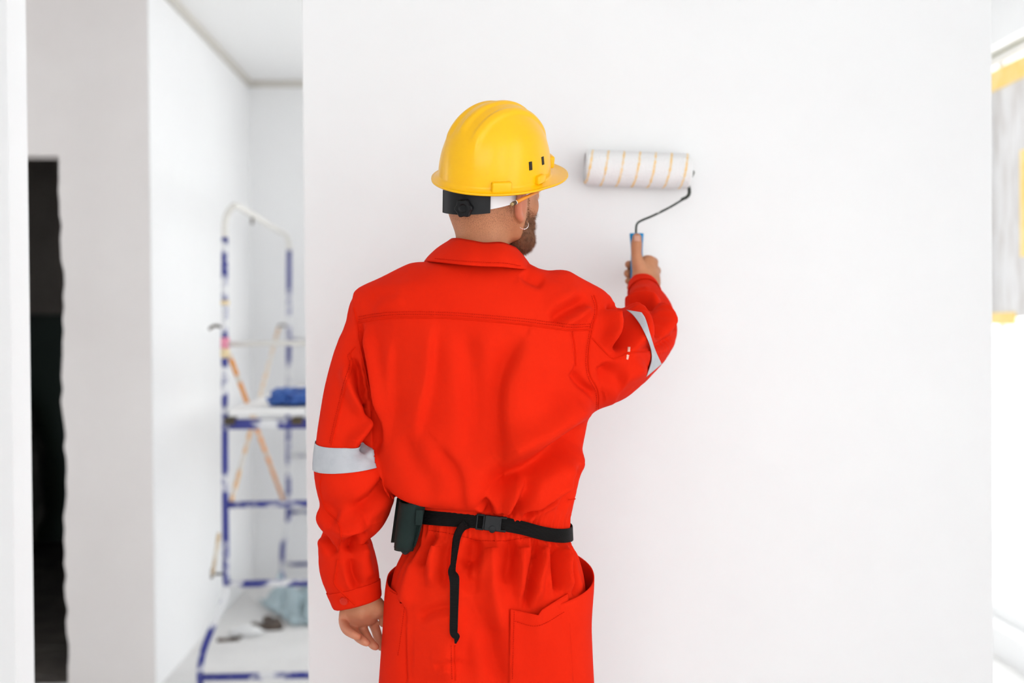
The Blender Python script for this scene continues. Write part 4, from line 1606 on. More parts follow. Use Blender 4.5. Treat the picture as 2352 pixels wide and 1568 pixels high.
YOKE = [(824, 740), (896, 730), (1014, 730), (1106, 736), (1202, 745), (1297, 757), (1362, 757)]
seam(YOKE, .0013)
stitches([(x, y - 7) for x, y in YOKE])
stitches([(x, y - 13) for x, y in YOKE])
ARM_R = [(1364, 678), (1371, 700), (1370, 722), (1362, 748), (1352, 812), (1355, 860), (1374, 898), (1374, 942)]
seam(ARM_R, .0012)
stitches([(x - 6, y + 2) for x, y in ARM_R])
ARM_L = [(812, 706), (820, 740), (824, 780), (838, 850), (852, 915)]
seam(ARM_L, .0012)
seam([(1360, 776), (1384, 801), (1406, 822), (1426, 820), (1450, 809), (1492, 808)], .0012)
seam([(816, 796), (804, 812), (808, 836), (796, 880), (776, 960), (762, 1022)], .0012)
stitches([(812, 802), (799, 816), (802, 838), (790, 880), (770, 960), (756, 1022)])
seam([(741, 1086), (735, 1120), (748, 1168), (776, 1200), (783, 1230), (778, 1268)], .0012)
seam([(1314, 762), (1320, 800), (1322, 840)], .0012)
seam([(1044, 1482), (1044, 1520), (1046, 1562)], .0012)
stitches([(1036, 1482), (1036, 1520), (1038, 1562)])
seam([(1304, 1147), (1316, 1146), (1324, 1144)], .0009)
WB = [(985, 1217), (1040, 1226), (1100, 1240), (1150, 1242), (1196, 1236), (1226, 1234)]
stitches(WB, 4.5)
# sleeve placket on the left forearm
seam([(776, 1284), (772, 1310), (768, 1335), (778, 1352), (800, 1372), (816, 1388)], .0022, .0012)
btn_m = material('red_button', (.60, .022, .008, 1), .45, spec=.2)
h_ = cov_bvh.ray_cast(CAM, ray_dir(791, 1378))
if h_[0] is not None:
    bm = bmesh.new()
    q_ = h_[1].to_track_quat('Z', 'Y').to_matrix().to_4x4()
    bmesh.ops.create_cone(bm, cap_ends=True, segments=24, radius1=.0085, radius2=.0078, depth=.003, matrix=Matrix.Translation(h_[0] + h_[1] * .0045) @ q_)
    bmesh.ops.create_cone(bm, cap_ends=True, segments=24, radius1=.0052, radius2=.0048, depth=.0012, matrix=Matrix.Translation(h_[0] + h_[1] * .0062) @ q_)
    bm_obj('button', bm, btn_m, coverall)
# small paint spots on the raised sleeve
spot = material('dried_white_paint', (.82, .42, .34, 1), .8)
for (a, b, c, d) in (((1442, 797), (1448, 797), (1447, 808), (1441, 808)), ((1439, 813), (1445, 815), (1442, 826), (1438, 825))):
    patch_on(cov_bvh, 'paint_spot', [a, b, c, d], 3, 4, .0008, spot, coverall, .0005)

# ---- collar: folded, following the neck
def ring_curve(pts, n):
    P = [Vector(p) for p in pts]
    out = []
    m = len(P)
    c = catmull(P, 12)
    for i in range(n + 1):
        t = i / n * (len(c) - 1)
        k = min(int(t), len(c) - 2)
        out.append(c[k].lerp(c[k + 1], t - k))
    return out


col_top = [W(1150, 600, 2.375), W(1078, 588, 2.365), W(1038, 566, 2.325), W(1034, 554, 2.27), W(1050, 552, 2.225), W(1082, 557, 2.203), W(1112, 562, 2.197),
           W(1150, 561, 2.203), W(1176, 569, 2.225), W(1189, 577, 2.265), W(1186, 590, 2.325), W(1176, 604, 2.37)]
col_mid = [W(1138, 634, 2.40), W(1060, 618, 2.40), W(1005, 588, 2.35), W(1004, 577, 2.27), W(1028, 578, 2.20), W(1074, 583, 2.172), W(1112, 587, 2.167),
           W(1158, 588, 2.175), W(1190, 594, 2.205), W(1204, 603, 2.265), W(1206, 618, 2.34), W(1190, 640, 2.40)]
col_bot = [W(1120, 672, 2.41), W(1040, 640, 2.42), W(982, 606, 2.36), W(981, 601, 2.27), W(1008, 603, 2.19), W(1066, 609, 2.150), W(1112, 612, 2.147),
           W(1160, 614, 2.155), W(1200, 619, 2.19), W(1217, 624, 2.262), W(1222, 640, 2.35), W(1206, 672, 2.41)]
NC = 90
ct, cm_, cb = ring_curve(col_top, NC), ring_curve(col_mid, NC), ring_curve(col_bot, NC)
inn = [p.lerp(Vector((neck_b.x, neck_b.y, p.z)), .10) - Vector((0, 0, .035)) for p in ct]
vs, fs = [], []
NV = 14
for i in range(NC + 1):
    col_pts = [inn[i], ct[i] + (inn[i] - ct[i]) * .12, ct[i], ct[i] + (cm_[i] - ct[i]) * .12] + [None] * 0
    prof = []
    for k in range(4):
        prof.append(inn[i].lerp(ct[i], k / 4))
    top_lift = Vector((0, 0, .002))
    prof.append(ct[i] + top_lift)
    for k in range(1, NV + 1):
        t = k / NV
        q = ct[i] * (1 - t) ** 2 + cm_[i] * 2 * t * (1 - t) + cb[i] * t * t
        out_ = (cb[i] - Vector((neck_b.x, neck_b.y, cb[i].z))).normalized()
        q = q + out_ * (.006 * math.sin(math.pi * t) + .0025 * math.sin(i * .5) * t)
        prof.append(q)
    vs += prof
m_ = 5 + NV
for i in range(NC):
    for k in range(m_ - 1):
        a = i * m_ + k
        fs.append((a, a + 1, a + m_ + 1, a + m_))
collar = mesh_obj('collar', vs, fs, twill, coverall)
md = collar.modifiers.new('thickness', 'SOLIDIFY')
md.thickness = .003
md.offset = 1
bpy.context.view_layer.update()
dg = bpy.context.evaluated_depsgraph_get()
col_bvh = BVHTree.FromObject(collar, dg)
stitches([(1000, 594), (1060, 600), (1112, 603), (1160, 605), (1200, 612)], 4.2, thread, col_bvh)

# ---- patch pocket on the seat
def edge_interp(pts, u):
    P = np.array(pts, float)
    t = np.linspace(0, 1, len(P))
    return np.interp(u, t, P[:, 0]), np.interp(u, t, P[:, 1])


def draped_pocket(name, top, bottom, nu, nv, off, gape):
    vs, fs = [], []
    for j in range(nv + 1):
        for i in range(nu + 1):
            u, v = i / nu, j / nv
            x0, y0 = edge_interp(top, u)
            x1, y1 = edge_interp(bottom, u)
            x, y = x0 + (x1 - x0) * v, y0 + (y1 - y0) * v
            d = ray_dir(x, y)
            h_ = cov_bvh.ray_cast(CAM, d)
            base_ = (h_[0] - CAM).length if h_[0] is not None else 2.2
            vs.append(CAM + d * (base_ - off - gape(u, v)))
    for j in range(nv):
        for i in range(nu):
            k = j * (nu + 1) + i
            fs.append((k, k + 1, k + nu + 2, k + nu + 1))
    # average a little so that the cloth bridges folds
    V = np.array([tuple(p) for p in vs]).reshape(nv + 1, nu + 1, 3)
    for _ in range(6):
        M = V.copy()
        M[1:-1, 1:-1] = (V[:-2, 1:-1] + V[2:, 1:-1] + V[1:-1, :-2] + V[1:-1, 2:]) / 4
        V = M
    o = mesh_obj(name, V.reshape(-1, 3), fs, twill, coverall)
    md = o.modifiers.new('thickness', 'SOLIDIFY')
    md.thickness = .002
    return o


bp = draped_pocket('seat_pocket', [(1172, 1398), (1205, 1405), (1236, 1412), (1244, 1400), (1275, 1380), (1304, 1362)],
                   [(1168, 1660), (1200, 1662), (1236, 1664), (1260, 1664), (1290, 1664), (1322, 1662)], 40, 44, .0035,
                   lambda u, v: .014 * math.exp(-((u - .42) / .22) ** 2) * (1 - v) ** 3 + .005 * (1 - v) ** 4 * math.sin(math.pi * u) + .003 * math.exp(-((u - .75 - .1 * v) / .1) ** 2) * (1 - v))
bpy.context.view_layer.update()
dg = bpy.context.evaluated_depsgraph_get()
bp_bvh = BVHTree.FromObject(bp, dg)
stitches([(1181, 1404), (1179, 1460), (1177, 1565)], 5.2, thread, bp_bvh)
stitches([(1182, 1426), (1236, 1436), (1300, 1402)], 5.2, thread, bp_bvh)


# ---- hip pockets that stand open at the sides
def hip_pocket(name, th0, th1, ztop, zbot, gape, nu=40, nv=40):
    vs, fs = [], []
    for j in range(nv + 1):
        for i in range(nu + 1):
            u, v = i / nu, j / nv
            th = th0 + (th1 - th0) * u
            zt = ztop(u)
            z = zt + (zbot - zt) * v
            vs.append(torso_point(th, z, .003 + gape(u, v) - .011 * math.exp(-(u / .025) ** 2) - .011 * math.exp(-((1 - u) / .025) ** 2)))
    for j in range(nv):
        for i in range(nu):
            k = j * (nu + 1) + i
            fs.append((k, k + 1, k + nu + 2, k + nu + 1))
    o = mesh_obj(name, vs, fs, twill, coverall)
    md = o.modifiers.new('thickness', 'SOLIDIFY')
    md.thickness = .002
    return o


zr = hermite([0, .25, .5, .75, 1], [zz(1364), zz(1338), zz(1306), zz(1266), zz(1230)])
rp_ = hip_pocket('hip_pocket', math.radians(-42), math.radians(62), lambda u: float(zr(u)), zz(1650),
                 lambda u, v: .017 * math.sin(math.pi * u) ** 1.0 * max(0, 1 - v * 2.6) ** 1.6 + .004 * math.sin(math.pi * u) * (1 - v))
zlf = hermite([0, .3, .6, 1], [zz(1345), zz(1325), zz(1298), zz(1250)])
lp_ = hip_pocket('hip_pocket', math.radians(-148), math.radians(-244), lambda u: float(zlf(u)), zz(1650),
                 lambda u, v: .006 * math.sin(math.pi * u) ** 1.0 * max(0, 1 - v * 2.8) ** 1.5 + .004 * math.sin(math.pi * u) * (1 - v))
bpy.context.view_layer.update()
dg = bpy.context.evaluated_depsgraph_get()
lp_bvh = BVHTree.FromObject(lp_, dg)
stitches([(933, 1362), (926, 1420), (914, 1510)], 5.2, thread, lp_bvh)
stitches([(897, 1356), (915, 1366), (934, 1374)], 5.2, thread, lp_bvh)
patch_on(cov_bvh, 'reflective_trim', [(1338, 1560), (1352, 1558), (1352, 1600), (1338, 1602)], 6, 8, .002, refl, coverall, .001)
seam([(870, 1512), (878, 1516), (888, 1520)], .0018)

# ------------------------------------------------------------------ hard hat
yellow = material('yellow_helmet_plastic', (.94, .50, .002, 1), .30, (.91, .475, .002, 1), 12, 3, .4, .7, .05, 120, coat=.06, spec=.32, bump_dist=.0006)
black_p = material('black_plastic', (.006, .006, .007, 1), .45, spec=.25)
white_p = material('white_strap_plastic', (.82, .81, .82, 1), .35)
hat = tag(empty('hard_hat', tuple(RIM)), 'glossy yellow hard hat with a short peak on the worker\'s head', 'helmet')
HA, HB, HH = .122, .098, .141       # half length, half width, height of the shell
NPH, NT = 160, 64


def hat_radius(ph):
    c_, s_ = math.cos(ph), math.sin(ph)
    return 1 / math.sqrt((c_ / HB) ** 2 + (s_ / HA) ** 2)


def hat_point(ph, t, off=0.0):
    """t 0 rim .. 1 crown"""
    ps = t * math.pi / 2
    rr = hat_radius(ph) * math.cos(ps) ** .90
    z = HH * math.sin(ps) ** .97
    x, y = rr * math.cos(ph), rr * math.sin(ph)
    rib = 0.0
    for xc in (-.036, 0.0, .036):
        e = abs(x - xc)
        f = 1 / (1 + math.exp((e - .0075) / .0011))
        end = 1 / (1 + math.exp((abs(y) - .092) / .0025)) * (1 / (1 + math.exp((.062 - z) / .0025)))
        rib = max(rib, f * end)
    o_ = off + .0048 * rib
    n = Vector((x / HB ** 2, y / HA ** 2, z / HH ** 2)).normalized()
    return Vector((x, y, z)) + n * o_


def visor(ph):
    """how far the brim sticks out"""
    d = abs((ph - math.pi / 2 + math.pi) % (2 * math.pi) - math.pi)
    return .0135 + .032 * max(0, math.cos(min(d, math.pi / 2) * 1.25)) ** 1.3 if d < math.pi / 2.5 else .0135


def build_shell():
    vs, fs = [], []
    rows = []
    for j in range(NT + 1):
        t = j / NT * .992
        rows.append([hat_point(2 * math.pi * i / NPH, t) for i in range(NPH)])
    rows.reverse()                      # crown first
    # brim below the rim
    prof = [(.12, -.0015), (.35, -.0035), (.6, -.0055), (.85, -.0065), (1.0, -.0060), (1.02, -.0085), (.98, -.0105), (.7, -.0095), (.3, -.007), (-.1, -.004)]
    for (k, dz) in prof:
        r_ = []
        for i in range(NPH):
            ph = 2 * math.pi * i / NPH
            wv = visor(ph)
            rr = hat_radius(ph) + wv * k
            droop = (wv - .0135) * max(k, 0) ** 2 * .10
            r_.append(Vector((rr * math.cos(ph), rr * math.sin(ph), dz + droop)))
        rows.append(r_)
    # inside of the shell
    for j in range(0, NT + 1, 4):
        rows.append([hat_point(2 * math.pi * i / NPH, j / NT * .992, -.003) - Vector((0, 0, .002)) for i in range(NPH)])
    for r_ in rows:
        vs += [RIM + RH @ p for p in r_]
    nr = len(rows)
    for j in range(nr - 1):
        for i in range(NPH):
            i2 = (i + 1) % NPH
            fs.append((j * NPH + i, (j + 1) * NPH + i, (j + 1) * NPH + i2, j * NPH + i2))
    fs.append(tuple(range(NPH)))
    fs.append(tuple((nr - 1) * NPH + i for i in range(NPH - 1, -1, -1)))
    return mesh_obj('shell', vs, fs, yellow, hat)


shell = build_shell()
bpy.context.view_layer.update()
dg = bpy.context.evaluated_depsgraph_get()
hat_bvh = BVHTree.FromObject(shell, dg)


def on_hat(px, py):
    h_ = hat_bvh.ray_cast(CAM, ray_dir(px, py))
    return h_[0], h_[1]


def surf_box(name, p, n, wx, hz, dp, mat, parent, bev, upv=None, sink=.5):
    n = n.normalized()
    up = (upv or H_UP)
    up = (up - n * up.dot(n)).normalized()
    sd = up.cross(n)
    M_ = Matrix.Translation(p + n * dp * (.5 - sink)) @ Matrix((sd, up, n)).transposed().to_4x4() @ Matrix.Diagonal((wx, hz, dp, 1))
    bm = bmesh.new()
    r_ = bmesh.ops.create_cube(bm, size=1.0, matrix=M_)
    if bev:
        bmesh.ops.bevel(bm, geom=bm.edges[:], offset=bev, segments=3, affect='EDGES', profile=.5)
    return bm_obj(name, bm, mat, parent, True)


for (px, py, w_, h_) in ((1151, 430, .040, .022), (1239, 411, .026, .017)):
    p, n = on_hat(px, py)
    surf_box('accessory_slot', p, n, w_, h_, .012, yellow, hat, .0035, None, .35)
# lugs on the far flanks, found from the hat itself
for ph, w_ in ((math.radians(196), .034), (math.radians(70), .030), (math.radians(150), .026)):
    p_ = hat_point(ph, .09)
    n_ = Vector((p_.x / HB ** 2, p_.y / HA ** 2, 0)).normalized()
    surf_box('accessory_slot', RIM + RH @ p_, RH @ n_, w_, .024, .012, yellow, hat, .0035, None, .35)
vent_m = material('dark_vent_hole', (.02, .012, .004, 1), .8)
for (px, py, w_, h_) in ((1218.5, 381, .0085, .0165), (1246.5, 369, .0085, .0160)):
    p, n = on_hat(px, py)
    surf_box('vent', p, n, w_, h_, .0016, vent_m, hat, .0007, None, .30)

# suspension band below the brim, ratchet plate and knob at the nape
def head_band(name, a0, a1, z0, z1, off, thick, mat, tiltz=0.0, n=40):
    """strip round the head; angle 0 = straight back, positive towards the worker's right"""
    vs, fs = [], []
    for i in range(n + 1):
        a = a0 + (a1 - a0) * i / n
        d = Vector((math.sin(a), -math.cos(a), 0))
        r_ = 1 / math.sqrt((d.x / .0785) ** 2 + (d.y / .1005) ** 2) + off
        zt = tiltz * (1 - math.cos(a))
        for (rr, z) in ((r_, z0 + zt), (r_ + .0005, z1 + zt), (r_ + thick, z1 + zt), (r_ + thick, z0 + zt)):
            vs.append(HEAD0 + RHD @ (d * rr + Vector((0, -.006, z))))
    for i in range(n):
        for k in range(4):
            k2 = (k + 1) % 4
            fs.append((i * 4 + k, i * 4 + k2, i * 4 + 4 + k2, i * 4 + 4 + k))
    fs += [(3, 2, 1, 0), tuple(n * 4 + k for k in range(4))]
    return mesh_obj(name, vs, fs, mat, hat, False)


head_band('headband', -math.pi, math.pi, -.020, .014, .0035, .0022, white_p, .022, 96)
plate = head_band('ratchet_plate', math.radians(-13), math.radians(45), -.026, .018, .008, .0045, black_p, .02, 30)
kc = HEAD0 + RHD @ Vector((.0785 * math.sin(.40) + .016 * math.sin(.40), -.006 - (.1005 + .016) * math.cos(.40), -.012))
kd = (RHD @ Vector((math.sin(.45), -math.cos(.45), 0))).normalized()
bm = bmesh.new()
Mk = kd.to_track_quat('Z', 'Y').to_matrix().to_4x4()
vsk, fsk = [], []
nk = 48
for (rr, zz_) in ((.0, -.004), (.0155, -.004), (.017, -.002), (.017, .006), (.0155, .008), (.009, .0085), (.0065, .006), (.0, .006)):
    for i in range(nk):
        a = 2 * math.pi * i / nk
        r2 = rr * (1 + .09 * math.cos(a * 6)) if rr > .012 else rr
        vsk.append(kc + Mk.to_3x3() @ Vector((r2 * math.cos(a), r2 * math.sin(a), zz_)))
for j in range(7):
    for i in range(nk):
        i2 = (i + 1) % nk
        fsk.append((j * nk + i, j * nk + i2, (j + 1) * nk + i2, (j + 1) * nk + i))
mesh_obj('ratchet_knob', vsk, fsk, black_p, hat, False)

# ------------------------------------------------------------------ pencil behind the ear, earring
pencil = tag(empty('pencil', tuple(hl(.086, -.03, .01))), 'orange pencil tucked behind the worker\'s ear', 'pencil')
orange_l = material('orange_lacquer', (.80, .27, .01, 1), .35)
ferr = material('brown_metal_ferrule', (.10, .055, .03, 1), .35, metallic=.6)
rubb = material('worn_eraser', (.42, .28, .12, 1), .7)
wood = material('pale_pencil_wood', (.7, .5, .3, 1), .7)
pa = W(1176, 469, 2.165)
pb = W(1225, 445, 2.215)
pd = (pb - pa).normalized()
pe = pa + pd * .085
tube('barrel', [pa + pd * .012, pe], .0036, orange_l, pencil, 6)
tube('ferrule', [pa + pd * .002, pa + pd * .0125], .0040, ferr, pencil, 14)
tube('ferrule_ring', [pa + pd * .0115, pa + pd * .0128], .0043, white_p, pencil, 14)
tube('eraser', [pa - pd * .002, pa + pd * .003], .0034, rubb, pencil, 14)
v_, f_ = sweep([pe, pe + pd * .014, pe + pd * .018], [.0036, .0012, .0003], 8)
mesh_obj('tip', v_, f_, wood, pencil)

silver = material('polished_silver', (.86, .85, .86, 1), .18, metallic=1.0)
er = tag(empty('earring', tuple(W(1203, 516, 2.2))), 'small silver hoop earring with a bead in the worker\'s ear', 'earring')
hb_ = BVHTree.FromPolygons([tuple(v) for v in hv], [tuple(int(i) for i in f) for f in hfc])
lobe = hb_.ray_cast(CAM, ray_dir(1206, 510))
ec = W(1203, 516, (lobe[0].y - .003) if lobe[0] is not None else 2.2)
pts = []
for i in range(40):
    a = 2 * math.pi * i / 40
    pts.append(ec + Vector((.0090 * math.cos(a), .004 * math.sin(a) , .0090 * math.sin(a))))
tube('hoop', pts, .0008, silver, er, 8, True)
bm = bmesh.new()
bmesh.ops.create_uvsphere(bm, u_segments=14, v_segments=10, radius=.0017, matrix=Matrix.Translation(ec + Vector((.001, -.004, -.0090))))
bm_obj('bead', bm, silver, er, True)

# ------------------------------------------------------------------ belt
web = bpy.data.materials.new('black_ribbed_webbing')
web.use_nodes = True
nt = web.node_tree
bs = nt.nodes['Principled BSDF']
bs.inputs['Base Color'].default_value = (.005, .0045, .0045, 1)
bs.inputs['Specular IOR Level'].default_value = .1
bs.inputs['Roughness'].default_value = .6
tc = nt.nodes.new('ShaderNodeTexCoord')
wv = nt.nodes.new('ShaderNodeTexWave')
wv.wave_type, wv.bands_direction = 'BANDS', 'Z'
wv.inputs['Scale'].default_value = 170
bmp = nt.nodes.new('ShaderNodeBump')
bmp.inputs['Strength'].default_value = .5
bmp.inputs['Distance'].default_value = .0008
nt.links.new(tc.outputs['Object'], wv.inputs['Vector'])
nt.links.new(wv.outputs['Fac'], bmp.inputs['Height'])
nt.links.new(bmp.outputs['Normal'], bs.inputs['Normal'])
belt = tag(empty('waist_belt', tuple(torso_point(-math.pi / 2, float(belt_z(-math.pi / 2))))), 'black webbing belt with a clip buckle round the worker\'s waist', 'belt')
vs, fs = [], []
nb_ = 180
hw = .0135
for i in range(nb_):
    th = 2 * math.pi * i / nb_
    z = float(belt_z(th))
    o_ = .0060
    tilt_ = .001
    for (dz, oo) in ((-hw, o_ + .001), (hw, o_), (hw, o_ + .0022), (-hw, o_ + .0032)):
        p = torso_point(th, z, oo)
        vs.append(Vector((p.x, p.y, z + dz)))
for i in range(nb_):
    i2 = (i + 1) % nb_
    for k in range(4):
        k2 = (k + 1) % 4
        fs.append((i * 4 + k, i2 * 4 + k, i2 * 4 + k2, i * 4 + k2))
strap = mesh_obj('strap', vs, fs, web, belt, False)


def belt_frame(px):
    """point, outward normal, tangent (to the right) on the belt below a photo column"""
    best = min(range(0, 720), key=lambda k: abs(project(np.array([tuple(torso_point(-math.pi * k / 720, float(belt_z(-math.pi * k / 720)), .01))]))[0, 0] - px))
    th = -math.pi * best / 720
    p0, p1 = torso_point(th - .03, float(belt_z(th - .03)), .01), torso_point(th + .03, float(belt_z(th + .03)), .01)
    t = (p1 - p0).normalized()
    p = torso_point(th, float(belt_z(th)), .0130)
    n = Vector((t.y, -t.x, 0)).normalized()
    return p, n, t


bp0, bn0, bt0 = belt_frame(1126)
bup = bt0.cross(-bn0).normalized()
if bup.z < 0:
    bup = -bup
# side-release buckle: body with prong shoulders, frame bars either side
bm = bmesh.new()


def buck_box(bm, cx, cz, w, h, d, dn=0.0, bev=.0015):
    M_ = Matrix.Translation(bp0 + bt0 * cx + bup * cz + bn0 * (d / 2 + dn)) @ Matrix((bt0, bup, bn0)).transposed().to_4x4() @ Matrix.Diagonal((w, h, d, 1))
    r_ = bmesh.ops.create_cube(bm, size=1, matrix=M_)
    es = list({e for v in r_['verts'] for e in v.link_edges})
    bmesh.ops.bevel(bm, geom=es, offset=bev, segments=2, affect='EDGES', profile=.5)


buck_box(bm, .004, 0, .030, .0285, .0085)
buck_box(bm, .024, .0125, .014, .0045, .007)
buck_box(bm, .024, -.0125, .014, .0045, .007)
buck_box(bm, .019, 0, .004, .029, .0075)
bk = bm_obj('buckle', bm, black_p, belt, False)
bm = bmesh.new()
buck_box(bm, -.0255, 0, .0035, .0300, .006)
buck_box(bm, -.0185, .0135, .015, .0035, .006)
buck_box(bm, -.0185, -.0135, .015, .0035, .006)
buck_box(bm, -.0125, 0, .0035, .0285, .007)
bm_obj('buckle_frame', bm, black_p, belt, False)
bm = bmesh.new()
M_ = Matrix.Translation(bp0 + bt0 * .005 + bup * -.0105 + bn0 * .0088) @ Matrix((bt0, bup, bn0)).transposed().to_4x4() @ Matrix.Diagonal((.007, .007, .0012, 1))
bmesh.ops.create_uvsphere(bm, u_segments=20, v_segments=10, radius=1, matrix=M_)
bm_obj('buckle_button', bm, black_p, belt, True)

# loose strap end hanging down
dg = bpy.context.evaluated_depsgraph_get()
tail = [(1072, 1203, .014, 12, .0), (1060, 1212, .016, 12, .9), (1050, 1232, .013, 10, 1.15), (1045, 1262, .010, 9, 1.2), (1041, 1295, .009, 7, 1.1), (1038, 1312, .009, 9, .6),
        (1043, 1326, .009, 11.5, .15), (1044, 1345, .008, 10.5, .1), (1043, 1400, .007, 9.5, 0), (1042, 1445, .007, 9, 0), (1043, 1456, .008, 8, .2), (1049, 1462, .010, 7, .5), (1046, 1477, .009, 2, .2)]
cpts = []
for (x, y, o_, w_, tw) in tail:
    d = ray_dir(x, y)
    h_ = cov_bvh.ray_cast(CAM, d)
    dist = (h_[0] - CAM).length if h_[0] is not None else 2.15
    cpts.append((CAM + d * (dist - o_), w_ / 1200.0, tw))
cc = catmull([c[0] for c in cpts], 8)
tt_ = np.linspace(0, len(cpts) - 1, len(cc))
ws = np.interp(tt_, range(len(cpts)), [c[1] for c in cpts])
tws = np.interp(tt_, range(len(cpts)), [c[2] for c in cpts])
vs, fs = [], []
for i, p in enumerate(cc):
    t = (cc[min(i + 1, len(cc) - 1)] - cc[max(i - 1, 0)]).normalized()
    sd = Vector((1, 0, 0))
    sd = (sd - t * sd.dot(t)).normalized()
    nn_ = sd.cross(t).normalized()
    a = tws[i] * .6
    s2 = sd * math.cos(a) + nn_ * math.sin(a)
    n2_ = s2.cross(t).normalized() * .0011
    vs += [p - s2 * ws[i] - n2_, p + s2 * ws[i] - n2_, p + s2 * ws[i] + n2_, p - s2 * ws[i] + n2_]
for i in range(len(cc) - 1):
    for k in range(4):
        k2 = (k + 1) % 4
        fs.append((i * 4 + k, i * 4 + k2, i * 4 + 4 + k2, i * 4 + 4 + k))
fs += [(3, 2, 1, 0), tuple(len(vs) - 4 + k for k in range(4))]
mesh_obj('strap_end', vs, fs, web, belt, False)

# ------------------------------------------------------------------ tool pouch on the belt
green = material('dark_green_canvas', (.008, .017, .015, 1), .55, (.012, .024, .021, 1), 30, 4, .4, .65, .2, 220, bump_dist=.0006, spec=.15)
lin = material('black_lining', (.01, .011, .011, 1), .8)
pouch = tag(empty('tool_pouch', tuple(W(940, 1265, 2.2))), 'dark green canvas tool pouch hanging on the black belt', 'pouch')


def slab_from(name, pts_front, depth_vec, mat):
    bm = bmesh.new()
    vs = [bm.verts.new(p) for p in pts_front]
    f = bm.faces.new(vs)
    r_ = bmesh.ops.extrude_face_region(bm, geom=[f])
    for g in r_['geom']:
        if isinstance(g, bmesh.types.BMVert):
            g.co += depth_vec
    bmesh.ops.bevel(bm, geom=bm.edges[:], offset=.0008, segments=1, affect='EDGES')
    return bm_obj(name, bm, mat, pouch)


# back panel: runs from the silhouette edge round to the back of the waist
slab_from('back_panel', [W(912, 1142, 2.262), W(935, 1138, 2.222), W(958, 1143, 2.185), W(972, 1154, 2.166), W(970, 1180, 2.166), W(966, 1206, 2.166), W(960, 1228, 2.168), W(951, 1255, 2.176), W(944, 1264, 2.19), W(928, 1268, 2.215), W(905, 1245, 2.26)], Vector((.003, .004, 0)), green)
# side flap seen beyond the tube pocket
slab_from('side_flap', [W(911, 1143, 2.262), W(926, 1141, 2.24), W(921, 1246, 2.235), W(897, 1246, 2.262)], Vector((.004, .006, 0)), green)
# tube pocket: an open sleeve of canvas, rounded in front
sec = [(-.024, .014), (-.0255, .004), (-.024, -.006), (-.016, -.0135), (-.006, -.016), (.004, -.015), (.014, -.011), (.022, -.004), (.026, .006), (.026, .016)]
vs, fs = [], []
lv = 14
pt0, pt1 = W(944, 1149, 2.178), W(924, 1262, 2.196)
rgt = (W(970, 1180, 2.160) - W(918, 1150, 2.215)).normalized()
rgt.z = 0
rgt.normalize()
fwd = Vector((rgt.y, -rgt.x, 0))
for j in range(lv + 1):
    t = j / lv
    c = pt0.lerp(pt1, t)
    wsc = 1.0 - .25 * t
    for (sx, sy) in sec:
        vs.append(c + rgt * sx * wsc - fwd * sy * (1 - .35 * t ** 3) + Vector((0, 0, -.004 * math.cos(sx * 60) * (1 - t))))
ns = len(sec)
for j in range(lv):
    for k in range(ns - 1):
        a = j * ns + k
        fs.append((a, a + 1, a + ns + 1, a + ns))
fs.append(tuple(lv * ns + k for k in range(ns)))
tp = mesh_obj('tube_pocket', vs, fs, green, pouch)
md = tp.modifiers.new('thickness', 'SOLIDIFY')
md.thickness = .0018
bm = bmesh.new()
for (t_, ) in ((.035,), (.95,)):
    j = t_ * lv
    pts = []
    for k in range(ns):
        a, b = vs[int(j) * ns + k], vs[min(int(j) + 1, lv) * ns + k]
        q = a.lerp(b, j - int(j))
        c = pt0.lerp(pt1, t_)
        pts.append(q + (q - c).normalized() * .0016)
    v_, f_ = sweep(catmull(pts, 4), .0006, 5)
    mesh_obj('hem_stitch', v_, f_, lin, pouch)
bm.free()
v_, f_ = sweep(catmull([W(925, 1262, 2.2), W(931, 1268, 2.198), W(938, 1262, 2.198)], 5), .005, 10)
mesh_obj('loop', v_, f_, lin, pouch)
# belt loop over the strap
slab_from('belt_loop', [W(955, 1170, 2.157), W(971, 1172, 2.155), W(969, 1206, 2.157), W(953, 1206, 2.160)], Vector((.0006, .002, 0)), green)

# ------------------------------------------------------------------ paint roller
roller = tag(empty('paint_roller', tuple(W(1462, 600, 2.735))), 'paint roller with a blue handle pressed against the wall', 'paint roller')
blue_h = material('blue_handle_plastic', srgb(0, 132, 188), .4, spec=.25)
steel = material('dark_wire_with_paint', (.035, .042, .035, 1), .45, (.55, .56, .52, 1), 55, 4, .56, .66, metallic=.3)
steel2 = material('grey_steel_wire', (.32, .33, .30, 1), .4, (.15, .16, .14, 1), 60, 4, .4, .6, metallic=.7)
rr_ = .0435
ax0, ax1 = W(1343, 385, YW - rr_ - .002), W(1585, 394, YW - rr_ - .002)
axd = (ax1 - ax0).normalized()
nap = bpy.data.materials.new('white_roller_nap_with_orange_stripes')
nap.use_nodes = True
nt = nap.node_tree
bs = nt.nodes['Principled BSDF']
bs.inputs['Roughness'].default_value = .95
bs.inputs['Specular IOR Level'].default_value = .1
uvn = nt.nodes.new('ShaderNodeAttribute')
uvn.attribute_name = 'stripe'
nzz = nt.nodes.new('ShaderNodeTexNoise')
nzz.inputs['Scale'].default_value = 95
nzz.inputs['Detail'].default_value = 4
tcn = nt.nodes.new('ShaderNodeTexCoord')
m1 = nt.nodes.new('ShaderNodeMath')
m1.operation = 'MULTIPLY_ADD'
m1.inputs[1].default_value = 1.0
rps = nt.nodes.new('ShaderNodeValToRGB')
rps.color_ramp.elements[0].position, rps.color_ramp.elements[1].position = .62, 1.05
rps.color_ramp.elements[0].color = (.90, .885, .88, 1)
rps.color_ramp.elements[1].color = (.95, .62, .20, 1)
nt.links.new(tcn.outputs['Object'], nzz.inputs['Vector'])
sc_ = nt.nodes.new('ShaderNodeMath')
